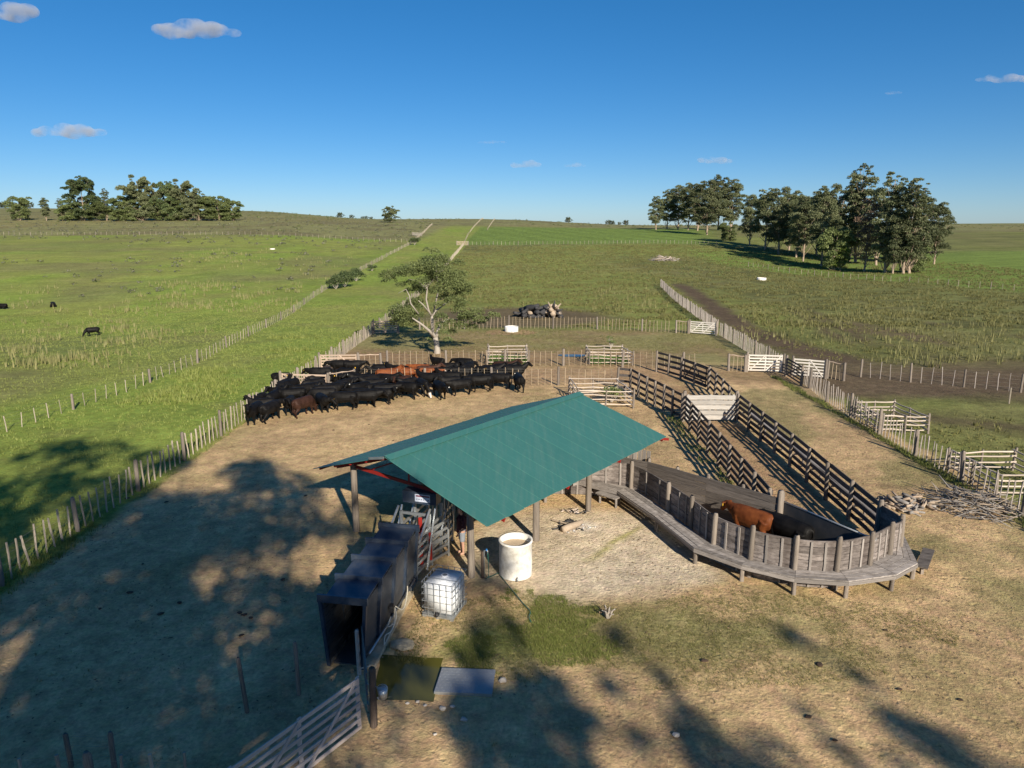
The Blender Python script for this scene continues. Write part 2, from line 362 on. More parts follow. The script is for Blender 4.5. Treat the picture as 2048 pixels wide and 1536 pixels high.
class MB:
    """collects shapes; build() links them as ONE mesh object"""
    def __init__(s): s.v = []; s.f = []
    def add(s, vs, fs):
        n = len(s.v); s.v += [tuple(p) for p in vs]; s.f += [tuple(n + i for i in f) for f in fs]
    def box(s, c, size, rz=0.0, mat=None):
        hx, hy, hh = size[0] / 2, size[1] / 2, size[2] / 2
        ca, sa = math.cos(rz), math.sin(rz)
        vs = []
        for dz in (-hh, hh):
            for dx, dy in ((-hx, -hy), (hx, -hy), (hx, hy), (-hx, hy)):
                vs.append((c[0] + dx * ca - dy * sa, c[1] + dx * sa + dy * ca, c[2] + dz))
        s.add(vs, [(3, 2, 1, 0), (4, 5, 6, 7), (0, 1, 5, 4), (1, 2, 6, 5), (2, 3, 7, 6), (3, 0, 4, 7)])
        return s
    def bar(s, p0, p1, w, h, up=(0, 0, 1)):
        p0 = Vector(p0); p1 = Vector(p1); x = (p1 - p0).normalized(); up = Vector(up)
        if abs(x.dot(up)) > 0.98: up = Vector((0, 1, 0))
        y = up.cross(x).normalized(); z = x.cross(y)
        vs = []
        for p in (p0, p1):
            for a, b in ((-1, -1), (1, -1), (1, 1), (-1, 1)):
                vs.append(p + y * a * w / 2 + z * b * h / 2)
        s.add(vs, [(3, 2, 1, 0), (4, 5, 6, 7), (0, 1, 5, 4), (1, 2, 6, 5), (2, 3, 7, 6), (3, 0, 4, 7)])
        return s
    def tube(s, pts, rad, n=8, cap=True, sq=(1, 1)):
        pts = [Vector(p) for p in pts]
        if not hasattr(rad, '__len__'): rad = [rad] * len(pts)
        rings = []; vs = []
        ref = None
        for i, p in enumerate(pts):
            t = (pts[min(i + 1, len(pts) - 1)] - pts[max(i - 1, 0)])
            t = t.normalized() if t.length > 1e-9 else Vector((0, 0, 1))
            if ref is None:
                ref = Vector((0, 1, 0)) if abs(t.y) < 0.9 else Vector((1, 0, 0))
            a = (ref - t * ref.dot(t)).normalized(); b = t.cross(a); ref = a
            for k in range(n):
                an = 2 * math.pi * k / n
                vs.append(p + a * math.cos(an) * rad[i] * sq[0] + b * math.sin(an) * rad[i] * sq[1])
        fs = []
        for i in range(len(pts) - 1):
            for k in range(n):
                fs.append((i * n + k, i * n + (k + 1) % n, (i + 1) * n + (k + 1) % n, (i + 1) * n + k))
        if cap:
            fs.append(tuple(range(n - 1, -1, -1))); m = (len(pts) - 1) * n
            fs.append(tuple(range(m, m + n)))
        s.add(vs, fs); return s
    def ell(s, c, r, n=10, m=7, rz=0.0):
        vs = []; fs = []
        ca, sa = math.cos(rz), math.sin(rz)
        for i in range(m + 1):
            ph = math.pi * i / m
            for k in range(n):
                th = 2 * math.pi * k / n
                x = r[0] * math.sin(ph) * math.cos(th); y = r[1] * math.sin(ph) * math.sin(th)
                vs.append((c[0] + x * ca - y * sa, c[1] + x * sa + y * ca, c[2] - r[2] * math.cos(ph)))
        for i in range(m):
            for k in range(n):
                fs.append((i * n + k, i * n + (k + 1) % n, (i + 1) * n + (k + 1) % n, (i + 1) * n + k))
        s.add(vs, fs); return s
    def mesh(s, name, mat, smooth=False, off=(0, 0, 0)):
        me = bpy.data.meshes.new(name)
        o = Vector(off)
        me.from_pydata([tuple(Vector(p) - o) for p in s.v], [], s.f)
        if mat is not None: me.materials.append(M[mat] if isinstance(mat, str) else mat)
        if smooth: me.polygons.foreach_set('use_smooth', [True] * len(me.polygons))
        me.update()
        return me
    def build(s, name, mat, parent=None, smooth=False, loc=None):
        """vertices are world coordinates; the object sits at its parent's origin (or at loc)"""
        if parent is not None:
            me = s.mesh(name, mat, smooth, parent.location); o = bpy.data.objects.new(name, me); o.parent = parent
        else:
            loc = loc if loc is not None else (0, 0, 0)
            me = s.mesh(name, mat, smooth, loc); o = bpy.data.objects.new(name, me); o.location = loc
        COL.objects.link(o)
        return o

def orphan(o, parent):
    """children of a mesh part: same origin"""
    o.parent = parent
    return o

def subpart(mb, name, mat, part, thing, smooth=False):
    me = mb.mesh(name, mat, smooth, thing.location)
    o = bpy.data.objects.new(name, me); o.parent = part
    COL.objects.link(o)
    return o

def straight(mb, pts, rad, n, axis):
    """tube whose rings stay square to one axis (for unit pieces that are stretched later)"""
    vs = []; fs = []
    for p, r_ in zip(pts, rad):
        for k in range(n):
            a = 2 * math.pi * k / n; c_, s_ = r_ * math.cos(a), r_ * math.sin(a)
            vs.append((p[0], p[1] + c_, p[2] + s_) if axis == 0 else (p[0] + c_, p[1] + s_, p[2]))
    m = len(pts)
    for i in range(m - 1):
        for k in range(n): fs.append((i * n + k, i * n + (k + 1) % n, (i + 1) * n + (k + 1) % n, (i + 1) * n + k))
    fs.append(tuple(range(n - 1, -1, -1))); fs.append(tuple(range((m - 1) * n, m * n)))
    mb.add(vs, fs)

_units = {}
def unit(kind, mat, var):
    key = (kind, mat, var)
    if key in _units: return _units[key]
    rg = random.Random(hash((kind, var)) & 0xffff)
    rg = random.Random(sum(map(ord, kind)) * 7 + var * 13)
    mb = MB()
    if kind == 'bar':                              # sawn board along x, slightly bowed, unit cross section
        by = rg.uniform(-.25, .25); bz = rg.uniform(-.10, .10)
        xs = (0, .5, 1.0); vs = []
        for i, x in enumerate(xs):
            o = (by, bz) if i == 1 else (0, 0)
            k = 1.0 if i != 2 else rg.uniform(.92, 1.0)
            for a, b in ((-1, -1), (1, -1), (1, 1), (-1, 1)):
                vs.append((x, a * .5 + o[0], b * .5 * k + o[1]))
        fs = [(3, 2, 1, 0), (8, 9, 10, 11)]
        for i in range(2):
            for k in range(4):
                fs.append((i * 4 + k, i * 4 + (k + 1) % 4, i * 4 + 4 + (k + 1) % 4, i * 4 + 4 + k))
        mb.add(vs, fs)
    elif kind == 'pole':                           # round crooked pole along x
        pts = []; rad = []
        for i in range(5):
            x = i / 4
            w = 0.6 if 0 < i < 4 else 0
            pts.append((x, rg.uniform(-w, w), rg.uniform(-w, w))); rad.append(.5 * (1.1 - .25 * x + rg.uniform(-.05, .05)))
        straight(mb, pts, rad, 6, 0)
    elif kind == 'post':                           # upright post along z with a worn top
        n = 8; vs = []; hs = (0, .5, .955, 1.0); rr = (.53, .5, .48, .36)
        lx, ly = rg.uniform(-.15, .15), rg.uniform(-.15, .15)
        for h, r_ in zip(hs, rr):
            for k in range(n):
                a = 2 * math.pi * k / n
                q = r_ * (1 + .12 * math.sin(3 * a + var * 2.1))
                vs.append((q * math.cos(a) + lx * h, q * math.sin(a) + ly * h, h + (rg.uniform(-.012, .012) if h == 1.0 else 0)))
        fs = []
        for i in range(3):
            for k in range(n):
                fs.append((i * n + k, i * n + (k + 1) % n, (i + 1) * n + (k + 1) % n, (i + 1) * n + k))
        fs.append(tuple(range(3 * n, 4 * n)))
        mb.add(vs, fs)
    elif kind == 'batten':                         # thin split picket along z, crooked
        pts = []; rad = []
        for i in range(4):
            w = .35 if i in (1, 2) else 0.0
            pts.append((rg.uniform(-w, w), rg.uniform(-w, w), i / 3)); rad.append(.5 * rg.uniform(.85, 1.1))
        straight(mb, pts, rad, 5, 2)
    me = mb.mesh(kind + '_piece', mat, smooth=(kind in ('pole', 'post')))
    _units[key] = me
    return me

def put(me, name, parent, mat4):
    o = bpy.data.objects.new(name, me)
    o.parent = parent
    base = parent.matrix_basis if parent.type == 'EMPTY' and parent.parent is None else Matrix.Identity(4)
    o.matrix_basis = Matrix.Translation(-Vector(parent.location)) @ mat4 if parent.parent is None else mat4
    COL.objects.link(o)
    return o

def beam(name, parent, p0, p1, w, h, mat, kind='bar', up=(0, 0, 1)):
    """a straight piece from p0 to p1 (world), w across, h in the up direction"""
    p0 = Vector(p0); p1 = Vector(p1); d = p1 - p0; x = d.normalized(); up = Vector(up)
    if abs(x.dot(up)) > 0.97: up = Vector((0, 1, 0))
    y = up.cross(x).normalized(); z = x.cross(y)
    m = Matrix(((d.x, y.x * w, z.x * h, p0.x), (d.y, y.y * w, z.y * h, p0.y), (d.z, y.z * w, z.z * h, p0.z), (0, 0, 0, 1)))
    return put(unit(kind, mat, random.randrange(4)), name, parent, m)

def upright(name, parent, p, h, d, mat, kind='post', lean=0.03, sink=0.06):
    """a post or picket standing at p"""
    p = Vector(p); z = Vector((random.gauss(0, lean), random.gauss(0, lean), 1.0)).normalized()
    a = random.uniform(0, 6.28)
    x = Vector((math.cos(a), math.sin(a), 0)); x = (x - z * x.dot(z)).normalized(); y = z.cross(x)
    m = Matrix(((x.x * d, y.x * d, z.x * (h + sink), p.x), (x.y * d, y.y * d, z.y * (h + sink), p.y), (x.z * d, y.z * d, z.z * (h + sink), p.z - sink), (0, 0, 0, 1)))
    return put(unit(kind, mat, random.randrange(4)), name, parent, m)

def along(poly, step, start=0.0):
    """points every step metres along a polyline in plan"""
    out = []; acc = start
    for a, b in zip(poly[:-1], poly[1:]):
        a = Vector(a[:2]); b = Vector(b[:2]); L = (b - a).length
        while acc <= L + 1e-6:
            q = a + (b - a) * (acc / L); out.append(Vector((q.x, q.y, gz(q.x, q.y)))); acc += step
        acc -= L
    return out

def wire_line(parent, poly, height, r=0.004, seg=4.0):
    pts = along(poly, seg)
    e = Vector((poly[-1][0], poly[-1][1], gz(poly[-1][0], poly[-1][1])))
    if (pts[-1] - e).length > 0.05: pts.append(e)
    pts = [p + Vector((0, 0, height)) for p in pts]
    return MB().tube(pts, r, 3, cap=False).build('wire', 'wire', parent)

# ------------------------------------------------------------------ ground
def lines(segs):
    out = [segs[0][0]]
    for a, b, s in segs:
        n = max(1, int(round((b - a) / s)))
        out += list(np.linspace(a, b, n + 1)[1:])
    return np.array(out)
def grow(a, b, s, k):
    o = [a]
    while o[-1] < b: o.append(o[-1] + s); s *= k
    return np.array(o[1:])
xc = lines([(-34, 30, 0.28)])
xr = grow(30, 7000, 0.5, 1.055); xl = -grow(34, 7000, 0.5, 1.055)[::-1]
X = np.concatenate([xl, xc, xr])
Y = np.concatenate([lines([(-160, 8, 6), (8, 64, 0.28), (64, 140, 0.7)]), grow(140, 9000, 1.0, 1.022)])
GX, GY = np.meshgrid(X, Y)
GZ = hz(GX, GY)
# gentle unevenness
near = 1 - sstep(60, 130, GY)
GZ = GZ + (fbm(GX, GY, 3.0, 5, 3) - .5) * 0.10 * near * 1.0 + (fbm(GX, GY, 14.0, 8, 3) - .5) * 0.5 * sstep(85, 140, np.hypot(GX, GY))
# pit that holds the pool of water beside the race
POOL = [P(762, 1310), P(884, 1318), P(866, 1403), P(752, 1400)]
pc = sum(POOL, Vector()) / 4

def region_colours(x, y):
    """surface colour of the ground (what grows or lies there), per point"""
    wx = x + (fbm(x, y, 2.2, 21) - .5) * 2.0; wy = y + (fbm(x, y, 2.2, 22) - .5) * 2.0
    bx = x + (fbm(x, y, 12., 23) - .5) * 14.0; by = y + (fbm(x, y, 12., 24) - .5) * 14.0
    n1 = fbm(x, y, 1.3, 1); n4 = fbm(x, y, 4.5, 2); n12 = fbm(x, y, 14., 3); n50 = fbm(x, y, 60., 4); n05 = fbm(x, y, .55, 6, 3)
    def c(*a): return np.array(a)[None, None, :] if x.ndim == 2 else np.array(a)[None, :]
    def mix(a, b, t): return a + (b - a) * t[..., None]
    tan_ = c(.52, .365, .195); tan2 = c(.36, .25, .135); pale = c(.60, .50, .36); red = c(.26, .165, .095)
    olive = c(.205, .185, .078); green = c(.200, .228, .054); lush = c(.145, .212, .034); past = c(.165, .176, .060); pastd = c(.088, .086, .034); mud = c(.118, .082, .055)
    scrub = c(.190, .190, .080); fieldg = c(.145, .205, .045)
    # --- inside the yards
    col = np.broadcast_to(tan_, x.shape + (3,)).copy()
    col = mix(col, tan2, sstep(.45, .72, n4) * .55); col = mix(col, c(.20, .14, .085), sstep(.62, .76, fbm(x, y, 1.9, 43)) * .35)
    col = mix(col, olive, sstep(.50, .68, fbm(x, y, 5.5, 41)) * .45 * sstep(.35, .6, n1))
    # --- grassy strip in front of the shed and tub
    g = sstep(.0, 1.0, 1 - np.hypot((wx - 4.2) / 8.0, (wy - 18.6) / 2.6)); col = mix(col, olive * 1.05, np.clip(g * 1.6, 0, 1) * sstep(.25, .55, n1) * .9)
    g = sstep(.0, 1.0, 1 - np.hypot((wx - 0.6) / 2.6, (wy - 18.8) / 2.4)); col = mix(col, green * .95, np.clip(g * 1.1, 0, 1) * .8 * sstep(.30, .60, n1))
    g = sstep(.0, 1.0, 1 - np.hypot((wx + 1.0) / 2.4, (wy - 17.6) / 1.8)); col = mix(col, green * .8, np.clip(g * 1.1, 0, 1) * .75 * sstep(.25, .6, n1))
    g = sstep(.0, 1.0, 1 - np.hypot((wx + 5.2) / 2.0, (wy - 26.8) / 2.5)); col = mix(col, olive, np.clip(g * 1.5, 0, 1) * .6)
    # --- pale trodden apron beside the shed
    ap = (np.clip(1 - np.hypot((wx - 3.0) / 5.4, (wy - 24.2) / 4.0) ** 3, 0, 1)); col = mix(col, pale, np.clip(ap * 1.7, 0, 1) * (.74 + .26 * n4))
    gl = np.exp(-((wx * .78 - wy * .62 + 12.2) / .16) ** 2) * sstep(22.6, 23.4, y) * (1 - sstep(25.6, 26.4, y)) * sstep(1.6, 2.2, x); col = mix(col, c(.27, .26, .05), np.clip(gl, 0, 1) * .75)
    fa = np.exp(-(np.hypot((wx - 2.55) / .75, (wy - 25.75) / .5)) ** 2); col = mix(col, c(.42, .40, .37), np.clip(fa * 1.2, 0, 1) * .6)
    # --- strip between the corral and the right fence
    g = sstep(13.8, 15.2, x) * (1 - sstep(20.2, 21.0, x)); col = mix(col, olive * 1.0, g * sstep(.42, .62, fbm(x, y, 3.2, 61)) * .7)
    g = sstep(18.9, 20.3, wx) * (1 - sstep(20.8, 21.2, x)) * (1 - sstep(52, 56, y)) * sstep(22, 26, y); col = mix(col, olive * .9, g * .8 * sstep(.2, .6, n1))
    # --- corral floor
    g = sstep(10.0, 10.3, x) * (1 - sstep(13.3, 13.6, x)) * sstep(22, 24, y) * (1 - sstep(50, 52, y)); col = mix(col, red * 1.0, g * .65)
    # --- second yard and far yard
    g = sstep(50.5, 52.5, wy) * (1 - sstep(57, 60, wy)); col = mix(col, red * 1.12, g * .6)
    g = sstep(57.0, 61.0, wy); o2 = mix(np.broadcast_to(olive, col.shape) * 1.12, np.broadcast_to(red, col.shape), sstep(.50, .72, n4) * .45); col = mix(col, o2, g)
    g = sstep(57, 60, y) * (1 - sstep(64, 69, wy)) * (1 - sstep(11, 14, x)); col = mix(col, red * 1.05, g * .75)
    g = (np.hypot((wx + .1) / 2.6, (wy - 77.2) / 2.2) < 1) * 1.0; col = mix(col, c(.33, .21, .12), g * .8)
    # --- pasture beyond the back fence
    pas = mix(np.broadcast_to(past, col.shape), np.broadcast_to(pastd, col.shape), sstep(.42, .70, fbm(x, y, 2.4, 71, 3)) * .75)
    pas = mix(pas, np.broadcast_to(green, col.shape), sstep(.35, .65, n50) * .6)
    pas = mix(pas, np.broadcast_to(c(.21, .185, .08), col.shape), sstep(.5, .75, n12) * .40)
    g = sstep(77.5, 81.5, wy); col = mix(col, pas, g)
    g = np.clip(1 - np.hypot((wx - 0.5) / 15, (wy - 91) / 13) ** 2, 0, 1) * sstep(79, 82, y); col = mix(col, mud, np.clip(g * 1.7, 0, 1) * .85)
    # --- right of the right fence
    rf = 21.0 + np.interp(y, [0, 60, 76, 100, 135], [0, .4, 1.0, 3.4, 7.0])
    g = sstep(-.4, .4, wx - rf - .3); col = mix(col, pas * .92, g)
    md = sstep(45, 49, wy) * (1 - sstep(54, 66, wy)) * g * (1 - sstep(52, 75, wx)); col = mix(col, mud, md * .92)
    md = np.exp(-((wy - 43 + (x - 22) * .42) / 1.4) ** 2) * g * sstep(22, 24, x); col = mix(col, mud * .75, np.clip(md, 0, 1) * .7)
    # --- wheel track beside the fence, and ruts in the right pasture
    tx = np.interp(y, [56, 66, 76, 92, 112, 135, 160], [29.0, 27.4, 26.2, 27.6, 30.2, 32.5, 33.0]); tw = np.interp(y, [56, 76, 100, 135, 150], [3.2, 2.3, 2.0, 1.8, .6])
    g = np.exp(-((wx - tx) / tw) ** 4) * sstep(56, 62, y) * (1 - sstep(135, 150, y)); col = mix(col, mud * .85, np.clip(g, 0, 1) * .95)
    g = np.exp(-((np.abs(wx - 36.5 - (y - 80) * .19) - 1.1) / .8) ** 2) * sstep(66, 72, y) * (1 - sstep(96, 112, y)); col = mix(col, mud * .8, np.clip(g, 0, 1) * .75)
    g = sstep(.62, .76, fbm(x * 1.0, y * .35, 4.2, 77)) * sstep(34, 40, x) * sstep(58, 64, y) * (1 - sstep(82, 96, y)); col = mix(col, mud, g * .7)
    # --- lane and left field
    lf = -16.2
    lanegreen = mix(np.broadcast_to(green, col.shape) * 1.04, np.broadcast_to(lush, col.shape) * 1.15, sstep(.40, .68, n12) * .6)
    lanegreen = mix(lanegreen, np.broadcast_to(c(.215, .19, .075), col.shape), sstep(.52, .74, n4) * .38)
    g = sstep(-.25, .25, lf - (x + (fbm(x, y, .8, 91) - .5) * .8)); col = mix(col, lanegreen, g)
    lx2 = -27.5 - np.interp(y, [0, 62, 130, 262], [0, 0, 6, 9])
    lfg = sstep(-1.5, 1.5, lx2 - wx)
    fl = mix(lanegreen, np.broadcast_to(c(.165, .150, .070), col.shape), sstep(.46, .70, fbm(x, y, 24., 95)) * .55)
    fl = mix(fl, np.broadcast_to(lush * 1.1, col.shape), sstep(.5, .75, fbm(x, y, 32., 97)) * .45)
    col = mix(col, fl, lfg)
    # damp hollow that runs through the left field
    hy = np.interp(x, [-75, -55, -42, -34, -30], [43, 50, 62, 86, 110]); g = np.exp(-((wy - hy) / 2.6) ** 2) * lfg * (x < -27); col = mix(col, c(.075, .10, .020), g * .55)
    # --- far fields
    d = by
    g = sstep(260, 268, y + (bx - x) * .15) * sstep(-19, -17, x); ff = mix(np.broadcast_to(fieldg, col.shape), np.broadcast_to(fieldg * .72, col.shape), sstep(.4, .6, .5 + .5 * np.sin((x * .9 + y * .25) * .55)) * .35)
    col = mix(col, ff, g * (1 - sstep(410, 450, d)) * (1 - sstep(.24, .30, x / np.maximum(y, 30))))
    g = sstep(276, 284, y) * (1 - sstep(-20, -17, x)) * sstep(-3, 3, lx2 - x); sc = mix(np.broadcast_to(scrub, col.shape), np.broadcast_to(c(.13, .108, .06), col.shape), sstep(.45, .65, n12) * .6); sc = mix(sc, np.broadcast_to(olive, col.shape), sstep(.5, .7, n50) * .6)
    col = mix(col, sc, g)
    g = sstep(410, 460, d); col = mix(col, sc * .98, g)
    g = sstep(600, 800, y); col = mix(col, green * .8, g * .6 * sstep(.35, .6, n50))
    # green paddock on the far right behind its wire fence
    ln = 60.0 + (y - 124.8) * np.interp(y, [120, 260], [.48, .48]); gp = sstep(-2, 2, (y - (125 + (90 - x) * 1.95))) * sstep(52, 60, x) * (1 - sstep(228, 250, d)); col = mix(col, fieldg * 1.0, gp * .9)
    # grass lit by nothing special, thin lines of growth along the fences
    fg = np.exp(-((x + 16.6) / .5) ** 2) * sstep(20, 24, y) * (1 - sstep(120, 160, y)); col = mix(col, lush, fg * .5)
    col = col * (0.80 + 0.40 * n05[..., None]) * (0.88 + .24 * n1[..., None])
    return np.clip(col, 0.01, 0.9)

cols = region_colours(GX, GY)
nyv, nxv = GX.shape
gv = np.stack([GX, GY, GZ], -1).reshape(-1, 3)
near_pool = np.exp(-(np.maximum(0, np.hypot(gv[:, 0] - pc.x - .5, gv[:, 1] - pc.y) - 1.6)) ** 2 / .2)
gv[:, 2] *= (1 - near_pool)
def in_quad(x, y, q, grow_):
    ok = np.ones(len(x), bool); c = sum(q, Vector()) / 4
    for i in range(4):
        a, b = q[i], q[(i + 1) % 4]; nx, ny = b.y - a.y, a.x - b.x; L = math.hypot(nx, ny); s_ = 1 if (c.x - a.x) * nx + (c.y - a.y) * ny > 0 else -1
        ok &= (((x - a.x) * nx + (y - a.y) * ny) / L * s_ > -grow_)
    return ok
inpit = in_quad(gv[:, 0], gv[:, 1], POOL, -.02)
gv[in_quad(gv[:, 0], gv[:, 1], POOL, .5), 2] = -.004
idx = np.arange(nyv * nxv).reshape(nyv, nxv)
quads = np.stack([idx[:-1, :-1], idx[:-1, 1:], idx[1:, 1:], idx[1:, :-1]], -1).reshape(-1, 4)

def fast_mesh(name, verts, faces, mat, smooth=True, attrs=None, colattr=None):
    me = bpy.data.meshes.new(name)
    verts = np.asarray(verts, np.float32); faces = np.asarray(faces, np.int32)
    k = faces.shape[1]
    me.vertices.add(len(verts)); me.vertices.foreach_set('co', verts.ravel())
    me.loops.add(faces.size); me.loops.foreach_set('vertex_index', faces.ravel())
    me.polygons.add(len(faces)); me.polygons.foreach_set('loop_start', np.arange(0, faces.size, k, dtype=np.int32))
    me.polygons.foreach_set('loop_total', np.full(len(faces), k, np.int32))
    if smooth: me.polygons.foreach_set('use_smooth', np.ones(len(faces), bool))
    me.materials.append(M[mat] if isinstance(mat, str) else mat)
    if attrs:
        for an, (dom, vals) in attrs.items():
            a = me.attributes.new(an, 'FLOAT', dom); a.data.foreach_set('value', np.asarray(vals, np.float32))
    if colattr is not None:
        a = me.attributes.new('soil', 'FLOAT_COLOR', 'POINT')
        a.data.foreach_set('color', np.concatenate([colattr, np.ones((len(colattr), 1))], 1).astype(np.float32).ravel())
    me.update(); me.validate()
    return me

gm, gn, gb = new_mat('ground_soil_and_grass')
N_ = gn.nodes; L_ = gn.links
gb.inputs['Roughness'].default_value = 0.95; gb.inputs['Specular IOR Level'].default_value = 0.1
at = N_.new('ShaderNodeAttribute'); at.attribute_name = 'soil'
tc = N_.new('ShaderNodeTexCoord')
def gnoise(scale, detail, rough=0.6, vec=None):
    n_ = N_.new('ShaderNodeTexNoise'); n_.inputs['Scale'].default_value = scale; n_.inputs['Detail'].default_value = detail; n_.inputs['Roughness'].default_value = rough
    L_.new(vec or tc.outputs['Object'], n_.inputs['Vector']); return n_
na = gnoise(1.7, 8, 0.72); nb_ = gnoise(9.0, 6, 0.7); nc = gnoise(0.22, 5, 0.6)
def rng_(node, a, b, lo, hi):
    r_ = N_.new('ShaderNodeMapRange'); r_.inputs[1].default_value = a; r_.inputs[2].default_value = b; r_.inputs[3].default_value = lo; r_.inputs[4].default_value = hi
    L_.new(node.outputs[0], r_.inputs[0]); return r_
ra = rng_(na, .30, .70, .64, 1.34); rb = rng_(nb_, .30, .70, .72, 1.28); rc = rng_(nc, .3, .7, .86, 1.14)
m1 = N_.new('ShaderNodeMath'); m1.operation = 'MULTIPLY'; L_.new(ra.outputs[0], m1.inputs[0]); L_.new(rb.outputs[0], m1.inputs[1])
m2 = N_.new('ShaderNodeMath'); m2.operation = 'MULTIPLY'; L_.new(m1.outputs[0], m2.inputs[0]); L_.new(rc.outputs[0], m2.inputs[1])
ghv = N_.new('ShaderNodeHueSaturation'); L_.new(at.outputs['Color'], ghv.inputs['Color']); L_.new(m2.outputs[0], ghv.inputs['Value'])
nd = gnoise(3.1, 3); rd = rng_(nd, .3, .7, .485, .515); L_.new(rd.outputs[0], ghv.inputs['Hue'])
L_.new(ghv.outputs[0], gb.inputs['Base Color'])
gbm = N_.new('ShaderNodeBump'); gbm.inputs['Strength'].default_value = 0.8; gbm.inputs['Distance'].default_value = 0.07
ma = N_.new('ShaderNodeMath'); ma.operation = 'ADD'; L_.new(na.outputs[0], ma.inputs[0]); L_.new(nb_.outputs[0], ma.inputs[1])
vor = N_.new('ShaderNodeTexVoronoi'); vor.inputs['Scale'].default_value = 4.2; vor.inputs['Randomness'].default_value = 1.0; L_.new(tc.outputs['Object'], vor.inputs['Vector'])
vr = N_.new('ShaderNodeMapRange'); vr.inputs[1].default_value = .05; vr.inputs[2].default_value = .32; L_.new(vor.outputs['Distance'], vr.inputs[0])
mv = N_.new('ShaderNodeMath'); mv.operation = 'MULTIPLY_ADD'; mv.inputs[1].default_value = .35; L_.new(vr.outputs[0], mv.inputs[0]); L_.new(ma.outputs[0], mv.inputs[2])
L_.new(mv.outputs[0], gbm.inputs['Height']); L_.new(gbm.outputs[0], gb.inputs['Normal'])
ground = bpy.data.objects.new('ground', fast_mesh('ground', gv, quads, gm, True, None, cols.reshape(-1, 3)))
COL.objects.link(ground); tag(ground, 'bare earth yards and green grazing land rolling to the skyline', kind='structure')

# ------------------------------------------------------------------ fences
def wire_fence(name, label, poly, post_step, piece_step, h_post, h_piece, d_piece, wires, mat='dropper', piece='dropper', group=None,
               post_d=0.16, skip=(), start=0.0, pkind='batten', postmat='post', near_max=None, wire_r=0.004, lean=0.035, kindcat='fence'):
    """posts, thin uprights between them and wires; skip = list of (from, to) distances along the line left open for gates"""
    p0 = Vector((poly[0][0], poly[0][1], gz(poly[0][0], poly[0][1])))
    root = empty(name, p0, label, kindcat, group)
    pts = along(poly, piece_step, start)
    k = max(1, int(round(post_step / piece_step)))
    far = MB(); nfar = 0
    for i, p in enumerate(pts):
        s = start + i * piece_step
        if any(a <= s <= b for a, b in skip): continue
        if near_max and s > near_max:
            h = h_piece * random.uniform(.92, 1.06)
            far.tube([p - Vector((0, 0, .05)), p + Vector((random.gauss(0, .03), random.gauss(0, .03), h if i % k else h_post))], d_piece / 2 if i % k else post_d / 2, 4); nfar += 1
            continue
        if i % k == 0:
            upright('post', root, p, h_post * random.uniform(.95, 1.06), post_d * random.uniform(.85, 1.15), postmat, 'post', lean * .7)
        else:
            upright(piece, root, p, h_piece * random.uniform(.90, 1.07), d_piece * random.uniform(.8, 1.2), mat, pkind, lean)
    if nfar:
        o = far.build('far_pickets', mat, root); o['kind'] = 'stuff'
    for hh in wires:
        segs = []
        wire_line(root, poly, hh, wire_r, 3.0)
    return root

LF = -16.1                                     # line of the long left yard fence
# long left yard fence
wire_fence('picket_fence', 'long grey picket fence between the bare yard and the green lane on the left',
           [(-16.6, 17.0), (-16.7, 25.0), (-16.2, 39.5), (-15.7, 51.0), (-15.3, 58.0), (-15.1, 76.5)], 4.2, 0.47, 1.42, 1.28, 0.072, (0.35, 0.62, 0.9, 1.15), 'batten', 'picket', post_d=0.19)
# lane fence beyond the yards
wire_fence('picket_fence', 'pale picket fence running on uphill along the lane beyond the round-topped tree',
           [(-15.1, 80.5), (-15.6, 130), (-17.2, 258)], 4.8, 0.8, 1.2, 1.05, 0.055, (0.4, 0.8, 1.0), 'batten', 'picket', post_d=0.2, near_max=75)
wire_fence('lane_fence', 'far pale fence climbing to the crest of the hill at the end of the lane',
           [(-17.6, 266), (-20, 330), (-22, 420), (-24, 560), (-25, 640)], 12.0, 4.0, 1.05, .9, 0.06, (0.9,), 'batten', 'picket', post_d=0.16, near_max=90)
wire_fence('lane_fence', 'second far fence on the crest, right of the lane end',
           [(-13, 380), (-13.5, 470), (-14, 600)], 13.2, 4.4, 1.05, .9, 0.06, (0.9,), 'batten', 'picket', post_d=0.16, near_max=30)
# left field fence
wire_fence('field_fence', 'wire fence with wide spaced pale stakes along the left field',
           [(-29.4, 36.0), (-28.6, 39.7), (-27.0, 50.0), (-26.9, 61.0), (-30.2, 95.0), (-33.5, 130.0), (-35.0, 180.0), (-36.3, 262.0), (-40.0, 330), (-46, 420)], 8.0, 1.0, 1.10, .98, 0.052, (0.3, 0.55, 0.8, 1.0), 'batten', 'stake', post_d=0.17, near_max=170)
# fence behind the herd
wire_fence('dropper_fence', 'wire fence of thin droppers directly behind the herd of black cattle',
           [(-11.3, 51.0), (0.4, 51.1), (7.5, 51.0)], 4.9, 0.49, 1.34, 1.26, 0.046, (0.25, 0.5, 0.75, 1.0, 1.2), 'dropper', post_d=0.2)
# second cross fence
wire_fence('dropper_fence', 'wire fence of thin droppers in front of the pale tree trunk and the grassy feeder',
           [(-10.4, 58.2), (5.2, 58.5), (15.4, 56.8)], 4.9, 0.49, 1.40, 1.30, 0.046, (0.25, 0.5, 0.75, 1.0, 1.22), 'dropper', post_d=0.2)
# back fence
wire_fence('dropper_fence', 'back wire fence with close thin droppers in front of the burnt log pile',
           [(-10.4, 79.6), (0, 80.6), (9.0, 80.2), (17.2, 77.3)], 5.0, 0.42, 1.45, 1.32, 0.05, (0.25, 0.5, 0.75, 1.0, 1.22), 'dropper', post_d=0.2)
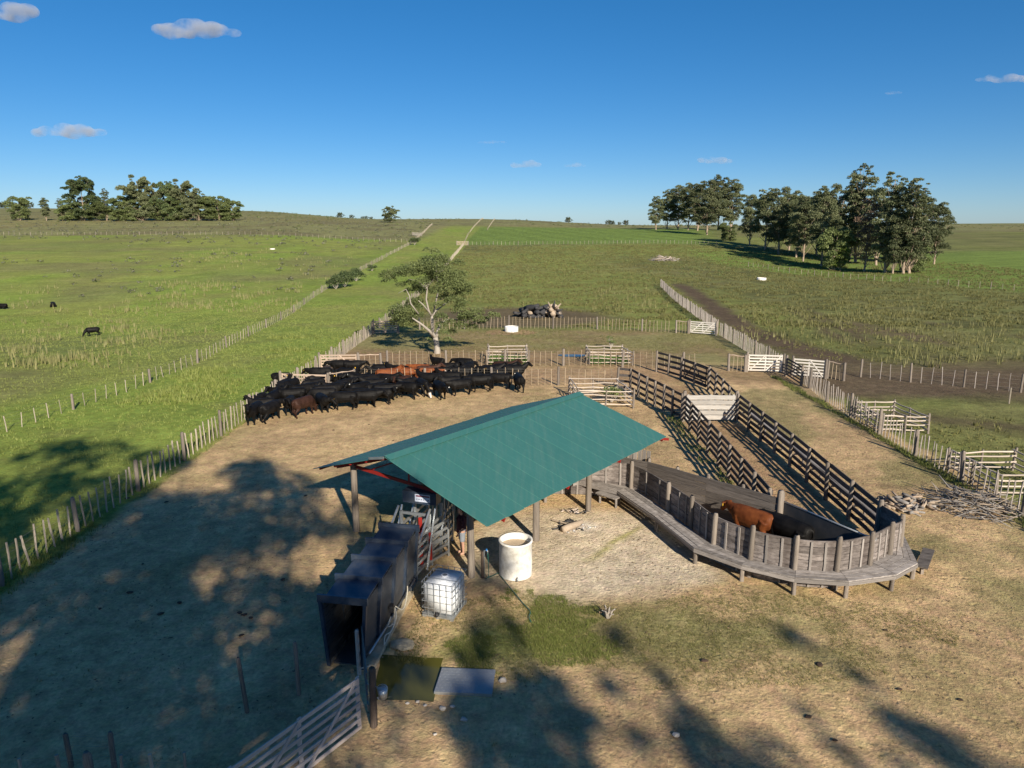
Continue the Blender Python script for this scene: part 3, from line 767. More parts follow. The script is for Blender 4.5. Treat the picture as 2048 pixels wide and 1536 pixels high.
# cross fence right of the white gates
wire_fence('dropper_fence', 'wire fence of thin stakes crossing the brown mud on the right',
           [(27.0, 53.9), (36.0, 48.6), (42.0, 45.0)], 3.4, 0.68, 1.36, 1.28, 0.052, (0.3, 0.6, 0.9, 1.15), 'batten_right', 'stake', post_d=0.14)
# right picket fence, three runs
wire_fence('picket_fence', 'grey picket fence with tall grass at its foot on the right side of the yard',
           [(20.7, 23.0), (20.5, 33.0), (20.6, 38.0), (21.0, 46.0), (21.6, 51.6)], 3.85, 0.35, 1.45, 1.32, 0.06, (0.3, 0.6, 0.9, 1.2), 'batten_right', 'picket', post_d=0.19)
wire_fence('picket_fence', 'dense pale picket fence between the white gates, right of the far yard',
           [(21.6, 55.6), (21.9, 66.0), (22.2, 75.4)], 3.6, 0.30, 1.5, 1.42, 0.06, (0.4, 0.8, 1.15), 'batten_right', 'picket', post_d=0.17, lean=.015)
wire_fence('picket_fence', 'dense pale picket fence curving uphill beside the dirt wheel track',
           [(22.3, 76.6), (23.4, 88.0), (25.4, 112.0), (28.2, 136.0)], 3.6, 0.34, 1.5, 1.42, 0.07, (0.4, 0.8, 1.15), 'batten_right', 'picket', post_d=0.18, lean=.015)
# far cross fences
FX = [(-15.8, 262.0), (30, 262.0), (54.0, 264.0), (75, 262)]
wire_fence('far_fence', 'far wire fence of pale stakes below the bright green field', FX, 9.0, 1.5, 1.35, 1.25, 0.11, (0.5, 1.0), 'batten', 'stake', post_d=0.2)
wire_fence('far_fence', 'far wire fence between the green left field and the brown scrub above it',
           [(-205, 284), (-160, 281), (-100, 277), (-60, 274), (-37.5, 268)], 9.0, 2.2, 1.3, 1.2, 0.11, (0.5, 1.0), 'batten', 'stake', post_d=0.18)
wire_fence('far_fence', 'thin wire fence along the bright green paddock at the right edge',
           [(97, 118), (90, 126), (78, 150), (68.0, 172), (62, 190)], 8.0, 2.0, 1.25, 1.15, 0.075, (0.5, 1.0), 'batten', 'stake', post_d=0.14)
# near fences in the shade at the lower left
wire_fence('stake_fence', 'row of short pale stakes with wire in the bottom left corner',
           [(-11.6, 12.2), (-6.3, 12.05)], 3.2, 0.64, 1.38, 1.3, 0.075, (0.5, 0.9, 1.15), 'batten', 'stake', post_d=0.17)
sf = empty('stake_fence', (-10.6, 13.2, 0), 'dark shaded posts leading to the mouth of the covered race', 'fence')
for (x, y, h) in ((-9.6, 13.3, .82), (-8.6, 13.2, .92), (-6.4, 15.05, 1.5), (-5.35, 15.7, 1.5)):
    upright('post', sf, (x, y, 0), h, 0.11, 'post', 'post', .03)
for hh in (.45, .8, 1.15):
    MB().tube([(-9.6, 13.3, hh * .65), (-8.6, 13.2, hh * .7), (-6.4, 15.05, hh), (-5.35, 15.7, hh), (-5.0, 16.6, hh)], .004, 3).build('wire', 'wire', sf)

# ------------------------------------------------------------------ gates
def board_gate(name, label, a, b, h, n, mat, bw=0.11, braces=((0, 1), ), posts=True, group=None, z0=0.18, postmat='post', brace_cross=False, postd=0.2):
    """board gate from a to b in plan: n horizontal rails, uprights, diagonal braces, a post at each end"""
    a = Vector((a[0], a[1], gz(a[0], a[1]))); b = Vector((b[0], b[1], gz(b[0], b[1])))
    g = empty(name, a, label, 'gate', group)
    d = (b - a); side = Vector((-d.y, d.x, 0)).normalized()
    e0, e1 = a + d * .04, b - d * .04
    for i in range(n):
        z = z0 + (h - z0 - bw / 2) * i / (n - 1)
        zz = Vector((0, 0, z))
        beam('rail', g, e0 + zz, e1 + zz, 0.03, bw if i < n - 1 else bw * 1.1, mat)
    for t in (.045, .5, .955):
        q = a + d * t + side * 0.0315
        beam('stile', g, q + Vector((0, 0, z0 - bw / 2)), q + Vector((0, 0, h + .02)), 0.10, 0.03, mat, up=side)
    for (s, e) in braces:
        t0, t1 = .06 + .88 * s, .06 + .88 * e
        p0 = a + d * t0 - side * .032 + Vector((0, 0, z0)); p1 = a + d * t1 - side * .032 + Vector((0, 0, h - .04))
        beam('brace', g, p0, p1, 0.028, 0.085, mat)
    if posts:
        upright('post', g, a, h + .2, postd, postmat, 'post', .01); upright('post', g, b, h + .15, postd, postmat, 'post', .01)
    return g

def stub(label, pts, name='fence_panel', h=1.3, postd=.2):
    """short frame of a top rail, two posts and droppers beside a gate"""
    a = Vector(pts[0]); b = Vector(pts[1])
    f = empty(name, a, label, 'fence')
    upright('post', f, a, h + .12, postd, 'post', 'post', .01); upright('post', f, b, h + .12, postd, 'post', 'post', .01)
    beam('top_rail', f, a + Vector((0, 0, h)), b + Vector((0, 0, h)), .09, .09, 'gatetan', 'pole')
    for t in (.25, .5, .75):
        upright('dropper', f, a + (b - a) * t, h - .04, .05, 'dropper', 'batten', .015)
    for hh in (.3, .6, .9):
        MB().tube([a + Vector((0, 0, hh)), b + Vector((0, 0, hh))], .004, 3).build('wire', 'wire', f)
    return f

board_gate('wooden_gate', 'tan wooden gate left of the herd, nearly hidden behind black cattle', P(562, 783), P(658, 786), 1.3, 5, 'gatetan', braces=((.48, .02), (.98, .52)))
stub('short post and rail panel right of the half hidden gate behind the herd', (P(662, 784), P(710, 776)))
board_gate('wooden_gate', 'large tan wooden gate with two diagonals behind the herd at the left fence', P(640, 743), P(717, 742), 1.36, 6, 'gatetan', braces=((.48, .02), (.98, .52)))
stub('short post and rail panel right of the large tan gate', (P(719, 742), P(763, 740)))
board_gate('wooden_gate', 'brown wooden gate at the left fence partly hidden by the tree crown', P(747, 668), P(797, 667), 1.4, 6, 'gatetan', braces=((.48, .02), (.98, .52)))
board_gate('white_gate', 'far white board gate in the back fence beside the picket corner', P(1378, 667), P(1432, 671), 1.36, 6, 'gatewhite', braces=((.02, .48), (.52, .98)))
stub('leaning end frame of droppers left of the far white gate', (P(1352, 666), P(1376, 667)))
board_gate('white_gate', 'white board gate left of the dark corner posts near the corral', P(1493, 744), P(1566, 746), 1.42, 6, 'gatewhite', braces=((.02, .48), (.52, .98)))
stub('short post and rail panel left of the white gate by the corral', (P(1457, 742), P(1490, 744)))
board_gate('white_gate', 'white board gate right of the dark corner posts with the mud behind it', P(1583, 752), P(1650, 758), 1.40, 6, 'gatewhite', braces=((.98, .52),))
stub('short post and rail panel right of the right-hand white gate', (P(1654, 757), P(1687, 762)))
board_gate('wooden_gate', 'dark shaded wooden gate set in the right fence between the white gates', P(1571, 752), P(1602, 772), 1.45, 6, 'rail', braces=((.02, .98),))
board_gate('wooden_gate', 'weathered red-brown gate with diagonal braces in the foreground', (-5.45, 11.45), (-3.42, 14.5), 1.42, 7, 'gatewood', bw=0.085,
           braces=((.02, .48), (.52, .98)), posts=False, z0=.14)
gp = empty('gate_post', (-3.25, 14.55, 0), 'dark round post at the hinge end of the foreground gate', 'post')
upright('post', gp, gp.location, 1.56, .17, 'postdark', 'post', .01)
MB().tube([(-3.36, 14.6, 1.1), (-3.05, 14.5, 1.06), (-2.98, 14.62, 1.02)], .008, 4).build('chain', 'galv', gp)
pail = empty('pail', (-3.02, 14.62, 0.55), 'small dented metal can hanging at the dark gate post', 'can')
MB().tube([(-3.02, 14.62, .72), (-3.02, 14.62, .96)], [.10, .125], 12).build('body', 'galv', pail, True)
MB().tube([(-3.02 + .125 * math.cos(a), 14.62 + .125 * math.sin(a) * .2, .96 + .1 * math.sin(a)) for a in np.linspace(0, math.pi, 9)], .006, 4).build('handle', 'galv', pail)
gl = empty('wing_board', (-4.2, 16.6, 0), 'bluish grey boards linking the race mouth to the dark gate post', 'boards')
for z in (.35, .62, .9, 1.2):
    beam('board', gl, (-3.93, 16.75, z), (-3.40, 14.75, z), .03, .17, 'plank')
upright('post', gl, (-4.0, 16.55, 0), 1.3, .11, 'gatewood', 'post', .01)
G_FAR = G(924, 491)
board_gate('far_gate', 'far weathered gate at the top of the pasture beside the lane', (G_FAR.x - 1.9, G_FAR.y), (G_FAR.x + 2.2, G_FAR.y), 1.45, 6, 'gatetan', braces=((.5, .0), (1., .5)))
q = G(834, 472)
board_gate('far_gate', 'far grey gate at the left side of the lane near the skyline', (q.x - 2, q.y), (q.x + 2, q.y), 1.4, 6, 'plankp', braces=((.5, .0), (1., .5)))

# ------------------------------------------------------------------ pole feeders (small square pens)
def feeder(label, c, h=1.1, n=4, grp='square pole feeders', lush=True):
    """square pen of pale poles; c = four corners in plan"""
    c = [Vector((p[0], p[1], 0)) for p in c]
    f = empty('pole_feeder', c[0], label, 'feeder')
    for i in range(4):
        a, b = c[i], c[(i + 1) % 4]
        upright('post', f, a, h + .16, .13, 'post', 'post', .03)
        upright('post', f, (a + b) / 2, h + .08, .10, 'post', 'post', .03)
        for k in range(n):
            z = .22 + (h - .22) * k / (n - 1) + random.uniform(-.03, .03)
            ex = (b - a).normalized() * random.uniform(.0, .07)
            o = Vector((0, 0, z)); s = Vector((-(b - a).y, (b - a).x, 0)).normalized() * .1
            beam('pole', f, a - ex + o + s, b + ex * .6 + o + Vector((0, 0, random.uniform(-.05, .05))) + s, .085, .085, 'pole', 'pole')
    return f
feeder('square pole feeder full of lush grass, right of the pale tree trunk', [(-2.1, 58.9), (1.4, 58.9), (1.3, 62.1), (-2.1, 62.1)])
feeder('square pole feeder beside the small blue puddle', [(6.5, 58.9), (10.1, 58.6), (9.7, 61.8), (6.5, 61.8)])
feeder('pole feeder rising behind the far ridge end of the green roof', [(4.25, 44.5), (7.8, 44.3), (7.3, 48.2), (3.95, 48.2)])
feeder('pole feeder behind the right picket fence, the farther of two', [(20.85, 38.6), (23.5, 38.6), (23.3, 42.0), (20.95, 42.0)], h=1.0)
feeder('pole feeder at the right edge behind the grey brush pile', [(20.9, 28.9), (24.2, 28.9), (24.0, 32.4), (20.9, 32.4)], h=1.0)

# ------------------------------------------------------------------ corral
def rail_fence(label, pts, h=1.62, rails=4, sub=2, mat='rail', pd=.17, name='corral_fence', bh=.17):
    """boards on posts along the points; each board and post its own piece"""
    pts = [Vector((p[0], p[1], 0)) for p in pts]
    f = empty(name, pts[0], label, 'fence')
    for i in range(len(pts) - 1):
        a, b = pts[i], pts[i + 1]; n = max(1, int(round((b - a).length / sub)))
        sd = Vector((-(b - a).y, (b - a).x, 0)).normalized() * .10
        for k in range(n):
            p, q = a + (b - a) * (k / n), a + (b - a) * ((k + 1) / n)
            upright('post', f, p, h + random.uniform(.02, .12), pd, 'post', 'post', .012)
            for r_ in range(rails):
                z = .24 + (h - .24 - bh / 2) * r_ / (rails - 1)
                jit = random.uniform(-.02, .02)
                beam('rail', f, p + sd + Vector((0, 0, z + jit)), q + sd + Vector((0, 0, z - jit * .5)), .035, bh * random.uniform(.9, 1.08), mat)
    upright('post', f, pts[-1], h + .1, pd, 'post', 'post', .012)
    return f
rail_fence('dark board fence on the right side of the long corral alley', [(13.5, 41.2), (13.55, 33.0), (13.4, 26.5), (13.35, 24.3)], rails=5, bh=.19)
rail_fence('dark board fence on the left side of the long corral alley', [(10.2, 41.2), (10.05, 33.0), (9.85, 25.6)], rails=5, bh=.19)
rail_fence('dark board fence bending in from the herd yard to the left corral post', [(7.5, 49.4), (8.35, 49.0), (9.0, 46.2), (9.6, 43.7), (10.2, 41.2)], sub=1.6)
rail_fence('dark board fence from the cross fence down to the right corral post', [(11.6, 56.0), (12.9, 53.2), (14.0, 49.4)], sub=1.7)
rail_fence('dark board fence between the bend and the solid corral gate', [(14.0, 49.4), (13.5, 41.2)], sub=2.0)
aw = empty('alley_walkway', (13.9, 40.5, 0), 'narrow grey plank catwalk along the outside of the right alley fence', 'walkway')
AWP = [Vector((13.95, 40.8, .72)), Vector((14.0, 33.0, .72)), Vector((13.85, 26.5, .72)), Vector((13.82, 24.4, .72))]
for i in range(3):
    n_ = max(1, int(round((AWP[i + 1] - AWP[i]).length / 2.4)))
    for k in range(n_):
        a, b = AWP[i].lerp(AWP[i + 1], k / n_), AWP[i].lerp(AWP[i + 1], (k + 1) / n_)
        for o_ in (-.12, .12):
            beam('plank', aw, a + Vector((o_, 0, 0)), b + Vector((o_, .015, 0)), .22, .04, 'plankp')
        upright('leg', aw, (a.x + .15, a.y - .05, 0), .68, .10, 'post', 'post', .01)
        beam('bearer', aw, (a.x - .3, a.y - .05, .65), (a.x + .22, a.y - .05, .65), .05, .08, 'plankp')
cg = empty('corral_gate', (10.35, 41.15, 0), 'pale solid board gate closing the top of the corral alley', 'gate')
for k in range(5):
    beam('board', cg, (10.4, 41.1, .25 + k * .31), (13.3, 41.1, .25 + k * .31 + random.uniform(-.01, .01)), .035, .27, 'raillight')
for x in (10.5, 11.85, 13.2):
    beam('stile', cg, (x, 41.15, .1), (x, 41.15, 1.66), .10, .05, 'raillight', up=(0, 1, 0))
upright('post', cg, (10.3, 41.3, 0), 1.85, .24, 'post', 'post', .01); upright('post', cg, (13.45, 41.3, 0), 1.85, .24, 'post', 'post', .01)
board_gate('corral_gate', 'dark braced gate standing open inside the top corral', (13.0, 53.0), (13.9, 49.6), 1.55, 5, 'rail', braces=((.02, .5), (.98, .5)), posts=False)
# dark steel swing gate of the crowding tub
sg = empty('tub_gate', (10.1, 24.8, 0), 'dark sheet swing gate with pale top bar inside the tub', 'gate')
a, b = Vector((10.1, 24.75, 0)), Vector((11.7, 21.75, 0))
MB().bar(a + Vector((0, 0, .78)), b + Vector((0, 0, .78)), .03, 1.36).build('sheet', 'tunnelwall', sg)
MB().tube([a + Vector((0, 0, 1.5)), b + Vector((0, 0, 1.5))], .03, 8).build('top_bar', 'galv', sg, True)
MB().tube([b + Vector((0, 0, .1)), b + Vector((0, 0, 1.5))], .03, 8).build('end_bar', 'galv', sg, True)
MB().bar(b + Vector((0, .0, 1.42)), b + Vector((.28, -.06, 1.42)), .04, .09).build('latch', 'galv', sg)

# ------------------------------------------------------------------ tub: curved board wall and its walkway
WALL = [(-2.2, 26.9), (-.4, 28.5), (1.5, 29.3), (3.4, 29.2)]
for (u, v) in ((1266, 929), (1342, 970), (1388, 1000), (1432, 1031), (1505, 1059), (1593, 1077), (1676, 1081), (1742, 1069), (1782, 1050)):
    q = P(u, v, 1.65); WALL.append((q.x, q.y))
WALL += [(13.45, 22.9), (13.35, 24.2)]
tw = empty('tub_wall', (WALL[4][0], WALL[4][1], 0), 'curved grey plank wall of the crowding tub around the red and black cattle', 'wall')
for i in range(len(WALL) - 1):
    a = Vector((*WALL[i], 0)); b = Vector((*WALL[i + 1], 0)); d = b - a
    out = Vector((d.y, -d.x, 0)).normalized()
    if i < 4 or True:
        upright('post', tw, a + out * .07, 1.78 + random.uniform(-.06, .06), .19, 'post', 'post', .012)
    nb = 7
    hidden = i < 3
    # boards bend with the curve of the tub
    pm = Vector((*WALL[max(i - 1, 0)], 0)); pn_ = Vector((*WALL[min(i + 2, len(WALL) - 1)], 0))
    def cv(t): return .5 * ((2 * a) + (b - pm) * t + (2 * pm - 5 * a + 4 * b - pn_) * t * t + (3 * a - pm - 3 * b + pn_) * t ** 3)
    for k in range(nb if not hidden else 5):
        hh = 1.62 / nb if not hidden else 1.62 / 5
        z = hh * (k + .5) + .02; th_ = .02 + .006 * (k % 2); h2 = (hh - random.uniform(.008, .02)) / 2; dz0, dz1 = random.uniform(-.006, .006), random.uniform(-.006, .006)
        mb = MB(); vs = []; ns = 6
        for q_ in range(ns + 1):
            t = .012 + .976 * q_ / ns; p_ = cv(t); tg = (cv(min(1, t + .02)) - cv(max(0, t - .02))).normalized(); sd_ = Vector((tg.y, -tg.x, 0)) * th_; zz = z + dz0 + (dz1 - dz0) * t
            vs += [p_ - sd_ + Vector((0, 0, zz - h2)), p_ + sd_ + Vector((0, 0, zz - h2)), p_ + sd_ + Vector((0, 0, zz + h2)), p_ - sd_ + Vector((0, 0, zz + h2))]
        fs = [(3, 2, 1, 0), (ns * 4, ns * 4 + 1, ns * 4 + 2, ns * 4 + 3)]
        for q_ in range(ns):
            for e_ in range(4): fs.append((q_ * 4 + e_, q_ * 4 + (e_ + 1) % 4, q_ * 4 + 4 + (e_ + 1) % 4, q_ * 4 + 4 + e_))
        mb.add(vs, fs)
        ang = math.atan2(d.y, d.x); c_ = a + Vector((0, 0, z))
        me = bpy.data.meshes.new('plank'); Rm = Matrix.Rotation(-ang, 3, 'Z')
        me.from_pydata([tuple(Rm @ (Vector(v_) - c_)) for v_ in mb.v], [], mb.f); me.materials.append(M['plank']); me.update()
        o = bpy.data.objects.new('plank', me); o.parent = tw; o.location = c_ - Vector(tw.location); o.rotation_euler = (0, 0, ang); COL.objects.link(o)
    for t in ((.36, .70) if d.length > 1.2 else (.5,)):
        q = cv(t) + out * .045
        beam('batten', tw, q + Vector((0, 0, .03)), q + Vector((0, 0, 1.60)), .07, .035, 'plankp', up=out)
upright('post', tw, (*WALL[-1], 0), 1.8, .22, 'post', 'post', .012)
# straight inner race wall
rw = empty('race_wall', (5.8, 28.9, 0), 'straight dark plank wall across the tub behind the red cow', 'wall')
IN = [(-1.6, 27.9), (.2, 29.4), (2.2, 30.2), (4.2, 30.0), (5.8, 28.95), (7.8, 26.95), (9.86, 24.85)]
for i in range(len(IN) - 1):
    a = Vector((*IN[i], 0)); b = Vector((*IN[i + 1], 0)); d = b - a; inn = Vector((-d.y, d.x, 0)).normalized()
    for k in range(6):
        beam('plank', rw, a + Vector((0, 0, .02 + .268 * (k + .5))), b + Vector((0, 0, .02 + .268 * (k + .5))), .04 + .01 * (k % 2), .258, 'plankdark')
    upright('post', rw, a + inn * .12, 1.75, .18, 'post', 'post', .01)
    upright('post', rw, (a + b) / 2 + inn * .12, 1.72, .16, 'post', 'post', .01)
upright('post', rw, (9.98, 24.82, 0), 1.9, .28, 'post', 'post', .01)
slide = empty('slide_gate', (5.45, 29.9, 0), 'upright pale board gate with red hoist rail at the shed end of the tub', 'gate')
for k in range(5):
    beam('board', slide, (5.22 + k * .17, 29.75 - k * .12, .1), (5.22 + k * .17, 29.75 - k * .12, 2.0), .16, .04, 'plankp', up=(.5, .7, 0))
MB().bar((4.7, 30.0, 2.42), (6.75, 29.35, 2.5), .07, .09).build('hoist_rail', 'red', slide)
for t in (.2, .45, .7):
    MB().box((4.7 + 2.05 * t, 30 - .65 * t, 2.36), (.1, .06, .2)).build('hanger', 'red', slide)

OUT = [(1156, 962), (1234, 982), (1310, 1033), (1388, 1095), (1483, 1129), (1590, 1155), (1697, 1162), (1793, 1149), (1836, 1126), (1806, 1066)]
INN = [(1190, 950), (1262, 971), (1338, 1025), (1416, 1083), (1500, 1115), (1592, 1134), (1678, 1138), (1745, 1125), (1779, 1104), (1790, 1064)]
HW = 0.62
O_ = [P(u, v, HW) for u, v in OUT]; I_ = [P(u, v, HW) for u, v in INN]
O_.insert(0, Vector((1.4, 28.3, HW))); I_.insert(0, Vector((1.5, 29.15, HW)))
# keep the inner edge just outside the wall
wk = empty('walkway', (O_[3].x, O_[3].y, 0), 'raised grey plank walkway following the outside of the curved tub wall', 'walkway')
for i in range(len(O_) - 1):
    np_ = 4
    for k in range(np_):
        t0, t1 = (k + .04) / np_, (k + .96) / np_
        p = O_[i] + (I_[i] - O_[i]) * ((t0 + t1) / 2); q = O_[i + 1] + (I_[i + 1] - O_[i + 1]) * ((t0 + t1) / 2)
        w0 = ((I_[i] - O_[i]).length + (I_[i + 1] - O_[i + 1]).length) / 2 / np_ * .92
        mb = MB()
        a0 = O_[i] + (I_[i] - O_[i]) * t0; a1 = O_[i] + (I_[i] - O_[i]) * t1; b0 = O_[i + 1] + (I_[i + 1] - O_[i + 1]) * t0; b1 = O_[i + 1] + (I_[i + 1] - O_[i + 1]) * t1
        gap = (b0 - a0).normalized() * .006
        dz = Vector((0, 0, random.uniform(-.006, .006))); th = Vector((0, 0, .045))
        vs = [a0 + gap, b0 - gap, b1 - gap, a1 + gap]
        mb.add([x + dz - th for x in vs] + [x + dz for x in vs], [(3, 2, 1, 0), (4, 5, 6, 7), (0, 1, 5, 4), (1, 2, 6, 5), (2, 3, 7, 6), (3, 0, 4, 7)])
        mb.build('plank', 'plankp', wk)
    # fascia board and legs
    beam('fascia', wk, O_[i] - Vector((0, 0, .11)), O_[i + 1] - Vector((0, 0, .11)), .03, .12, 'plankp')
for i in range(len(O_)):
    c0 = O_[i] + (I_[i] - O_[i]) * .14; c1 = O_[i] + (I_[i] - O_[i]) * .86
    for c in (c0,):
        upright('leg', wk, (c.x, c.y, 0), HW - .05, .15, 'post', 'post', .008)
    beam('bearer', wk, O_[i] - Vector((0, 0, .1)) + (I_[i] - O_[i]) * .03, I_[i] - Vector((0, 0, .1)) - (I_[i] - O_[i]) * .05, .06, .10, 'plankp')
st = empty('step', (13.3, 20.9, 0), 'low wooden step at the right end of the walkway', 'step')
s0 = P(1838, 1130, .3); s1 = P(1850, 1100, .3)
dr = (s1 - s0).normalized(); sd = Vector((dr.y, -dr.x, 0))
MB().bar(s0 - dr * .15 + sd * .1, s1 + dr * .15 + sd * .1, .36, .05).build('tread', 'plankdark', st)
for t in (0, 1):
    q = s0 + (s1 - s0) * t + sd * .1
    MB().box((q.x, q.y, .135), (.1, .1, .27)).build('leg', 'post', st)
sb = empty('small_bench', (4.6, 27.3, 0), 'small pale bench on the ground beside the walkway near the shed post', 'bench')
b0, b1 = P(1196, 984, .42), P(1236, 997, .42)
MB().bar(b0, b1, .34, .05).build('seat', 'plankp', sb)
for t in (.1, .9):
    q = b0 + (b1 - b0) * t
    MB().box((q.x, q.y, .19), (.08, .26, .38)).build('leg', 'plankp', sb)

# ------------------------------------------------------------------ shed
SA = Vector((0.62, 0.785, 0)).normalized(); SB = Vector((-SA.y, SA.x, 0)); S0 = Vector((-1.36, 21.84, 0))
def S(a, b, z=0.0): return S0 + SA * a + SB * b + Vector((0, 0, z))
shed = empty('open_shed', S0, 'open-sided shed with a green metal gable roof on wooden posts', 'shed')
A0, A1 = -1.0, 11.0
RB, RZ = 2.95, 3.85
EB0, EZ0 = -1.56, 2.58
EB1, EZ1 = 7.0, 2.56
nsh = 13
def slope_sheet(eb, ez, i):
    """one ribbed roof sheet, thin but solid, with a raised seam along each edge"""
    w = (A1 - A0) / nsh; a0 = A0 + i * w
    prof = [(0, .0), (.015, .014), (.05, .014), (.065, 0)]
    for c in (.5,):
        prof += [(c * w - .03, 0), (c * w - .018, .004), (c * w + .018, .004), (c * w + .03, 0)]
    prof += [(w - .001, 0)]
    mb = MB(); th = .012; n = len(prof); vs = []
    nrm = Vector((0, 0, 1))
    over = .03 * (1 if (i * 7) % 3 == 1 else 0)
    for (b, z) in ((RB, RZ), (eb + (over if eb > 0 else -over) * .6, ez - over * .15)):
        for (p, h) in prof: vs.append(S(a0 + p, b, z + h))
    for (b, z) in ((RB, RZ), (eb + (over if eb > 0 else -over) * .6, ez - over * .15)):
        for (p, h) in prof: vs.append(S(a0 + p, b, z + h - th))
    fs = []
    for k in range(n - 1):
        fs.append((k, k + 1, n + k + 1, n + k)); fs.append((2 * n + k + 1, 2 * n + k, 3 * n + k, 3 * n + k + 1))
        fs.append((n + k, n + k + 1, 3 * n + k + 1, 3 * n + k)); fs.append((k + 1, k, 2 * n + k, 2 * n + k + 1))
    fs.append((0, n, 3 * n, 2 * n)); fs.append((n - 1, 2 * n - 1 + 2 * n - n, 4 * n - 1, 2 * n - 1)) if False else None
    mb.add(vs, [f for f in fs if f])
    return mb
for i in range(nsh):
    slope_sheet(EB0, EZ0, i).build('roof_sheet', 'roof', shed)
    slope_sheet(EB1, EZ1, i).build('roof_sheet', 'roof', shed)
for j in range(4):                                # ridge cap in four lengths
    a0 = A0 - .02 + j * 3.0; a1 = a0 + 3.03
    mb = MB(); vs = []
    for a in (a0, a1):
        for (db, dz) in ((-.28, -.045), (0, .045), (.28, -.055), (.28, -.063), (0, .035), (-.28, -.053)):
            vs.append(S(a, RB + db, RZ + dz + .02 + (.004 if j % 2 else 0)))
    fs = [(k, (k + 1) % 6, 6 + (k + 1) % 6, 6 + k) for k in range(6)] + [(5, 4, 3, 2, 1, 0), (6, 7, 8, 9, 10, 11)]
    mb.add(vs, fs); mb.build('ridge_cap', 'roof', shed)
mb = MB(); mb.bar(S(A0 - .03, RB + .02, RZ - .02), S(A0 - .03, RB + .8, RZ - .20), .02, .09); mb.build('barge_flashing', 'galv', shed)
PA = (0.0, 3.63, 7.26, 10.9)
for a in PA:
    upright('post', shed, S(a, 0), 2.86, .25, 'post', 'post', .006)
    upright('post', shed, S(a, 5.9), 2.75, .25, 'post', 'post', .006)
for a in PA:                                       # red steel trusses with tail ends showing below the eaves
    tr = MB()
    t0 = S(a, EB0 + .12, EZ0 - .16); t1 = S(a, RB, RZ - .16); t2 = S(a, EB1 - .12, EZ1 - .16)
    tr.bar(t0, t1, .06, .14); tr.bar(t1, t2, .06, .14)
    tr.bar(S(a + .07, 0.0, 2.62), S(a + .07, 5.9, 2.60), .05, .12); tr.bar(S(a + .07, RB, 2.62), S(a + .07, RB, RZ - .2), .05, .06)
    tr.bar(S(a + .07, .9, 2.66), S(a + .07, RB, RZ - .3), .04, .05); tr.bar(S(a + .07, 5.0, 2.66), S(a + .07, RB, RZ - .3), .04, .05)
    tr.build('truss', 'red', shed)
for k in range(5):
    f = (k + .3) / 4.6
    for (eb, ez) in ((EB0, EZ0), (EB1, EZ1)):
        b = RB + (eb - RB) * f; z = RZ + (ez - RZ) * f - .055
        MB().bar(S(A0 + .1, b, z), S(A1 - .1, b, z), .06, .075).build('purlin', 'red', shed)

# ------------------------------------------------------------------ covered steel race (stepped dark blue tunnel)
T0 = Vector((-4.42, 16.85, 0)); TD = Vector((.165, 1.0, 0)).normalized(); TS = Vector((TD.y, -TD.x, 0))
def T(s, x, z): return T0 + TD * s + TS * x + Vector((0, 0, z))
tn = empty('covered_race', T0, 'dark blue stepped steel tunnel of the cattle race in the foreground', 'cattle race')
st_ = [0.0, 1.15, 2.35, 3.5, 4.65]
WB, WT, HR = 0.42, 0.56, 1.86
for i in range(4):
    s0, s1 = st_[i], st_[i + 1]
    for sd in (-1, 1):
        for k in range(8):                        # overlapping wall slats
            z0 = .12 + k * .212; z1 = z0 + .225
            def wx(z): return sd * (WB + (WT - WB) * min(1, z / HR))
            mb = MB()
            vs = []
            for s in (s0 + .05, s1 - .05):
                vs += [T(s, wx(z0) + sd * .028, z0), T(s, wx(z0) + sd * .016, z0), T(s, wx(z1) - sd * .008, z1), T(s, wx(z1) + sd * .004, z1)]
            mb.add(vs, [(0, 1, 2, 3), (7, 6, 5, 4), (0, 4, 5, 1), (1, 5, 6, 2), (2, 6, 7, 3), (3, 7, 4, 0)])
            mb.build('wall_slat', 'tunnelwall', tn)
    mb = MB(); vs = []
    for s, dz in ((s0 + .03, 0.0), (s1 - .03, .07)):
        vs += [T(s, -WT - .02, HR + dz), T(s, WT + .02, HR + dz), T(s, WT + .02, HR + dz + .03), T(s, -WT - .02, HR + dz + .03)]
    mb.add(vs, [(0, 1, 2, 3), (7, 6, 5, 4), (0, 4, 5, 1), (1, 5, 6, 2), (2, 6, 7, 3), (3, 7, 4, 0)])
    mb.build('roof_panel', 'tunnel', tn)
for s in st_:                                     # ribs: portal frames that stand proud of the roof
    mb = MB(); h = HR + .16
    for sd in (-1, 1):
        mb.bar(T(s, sd * (WB + .05), 0), T(s, sd * (WT + .07), h), .09, .10, up=TD)
    mb.bar(T(s, -WT - .13, h - .05), T(s, WT + .13, h - .05), .07, .21)
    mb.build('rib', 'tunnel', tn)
for sd in (-1, 1):
    MB().bar(T(0, sd * (WB + .06), .06), T(4.65, sd * (WB + .06), .06), .08, .12).build('skid', 'galv', tn)
MB().bar(T(.1, 0, .03), T(4.6, 0, .03), .8, .05).build('floor_plate', 'tunnelwall', tn)
MB().tube([T(.25, WB + .14, .30), T(1.6, WB + .15, .28), T(4.4, WB + .14, .30)], .035, 8).build('side_pipe', 'galv', tn, True)
MB().box(T(2.05, WB + .17, .62), (.12, .2, .2), .1).build('control_box', 'black', tn)
hs = empty('hose_bundle', T(2.0, WB + .3, .05), 'loops of white hose hanging on the right side of the covered race', 'hose')
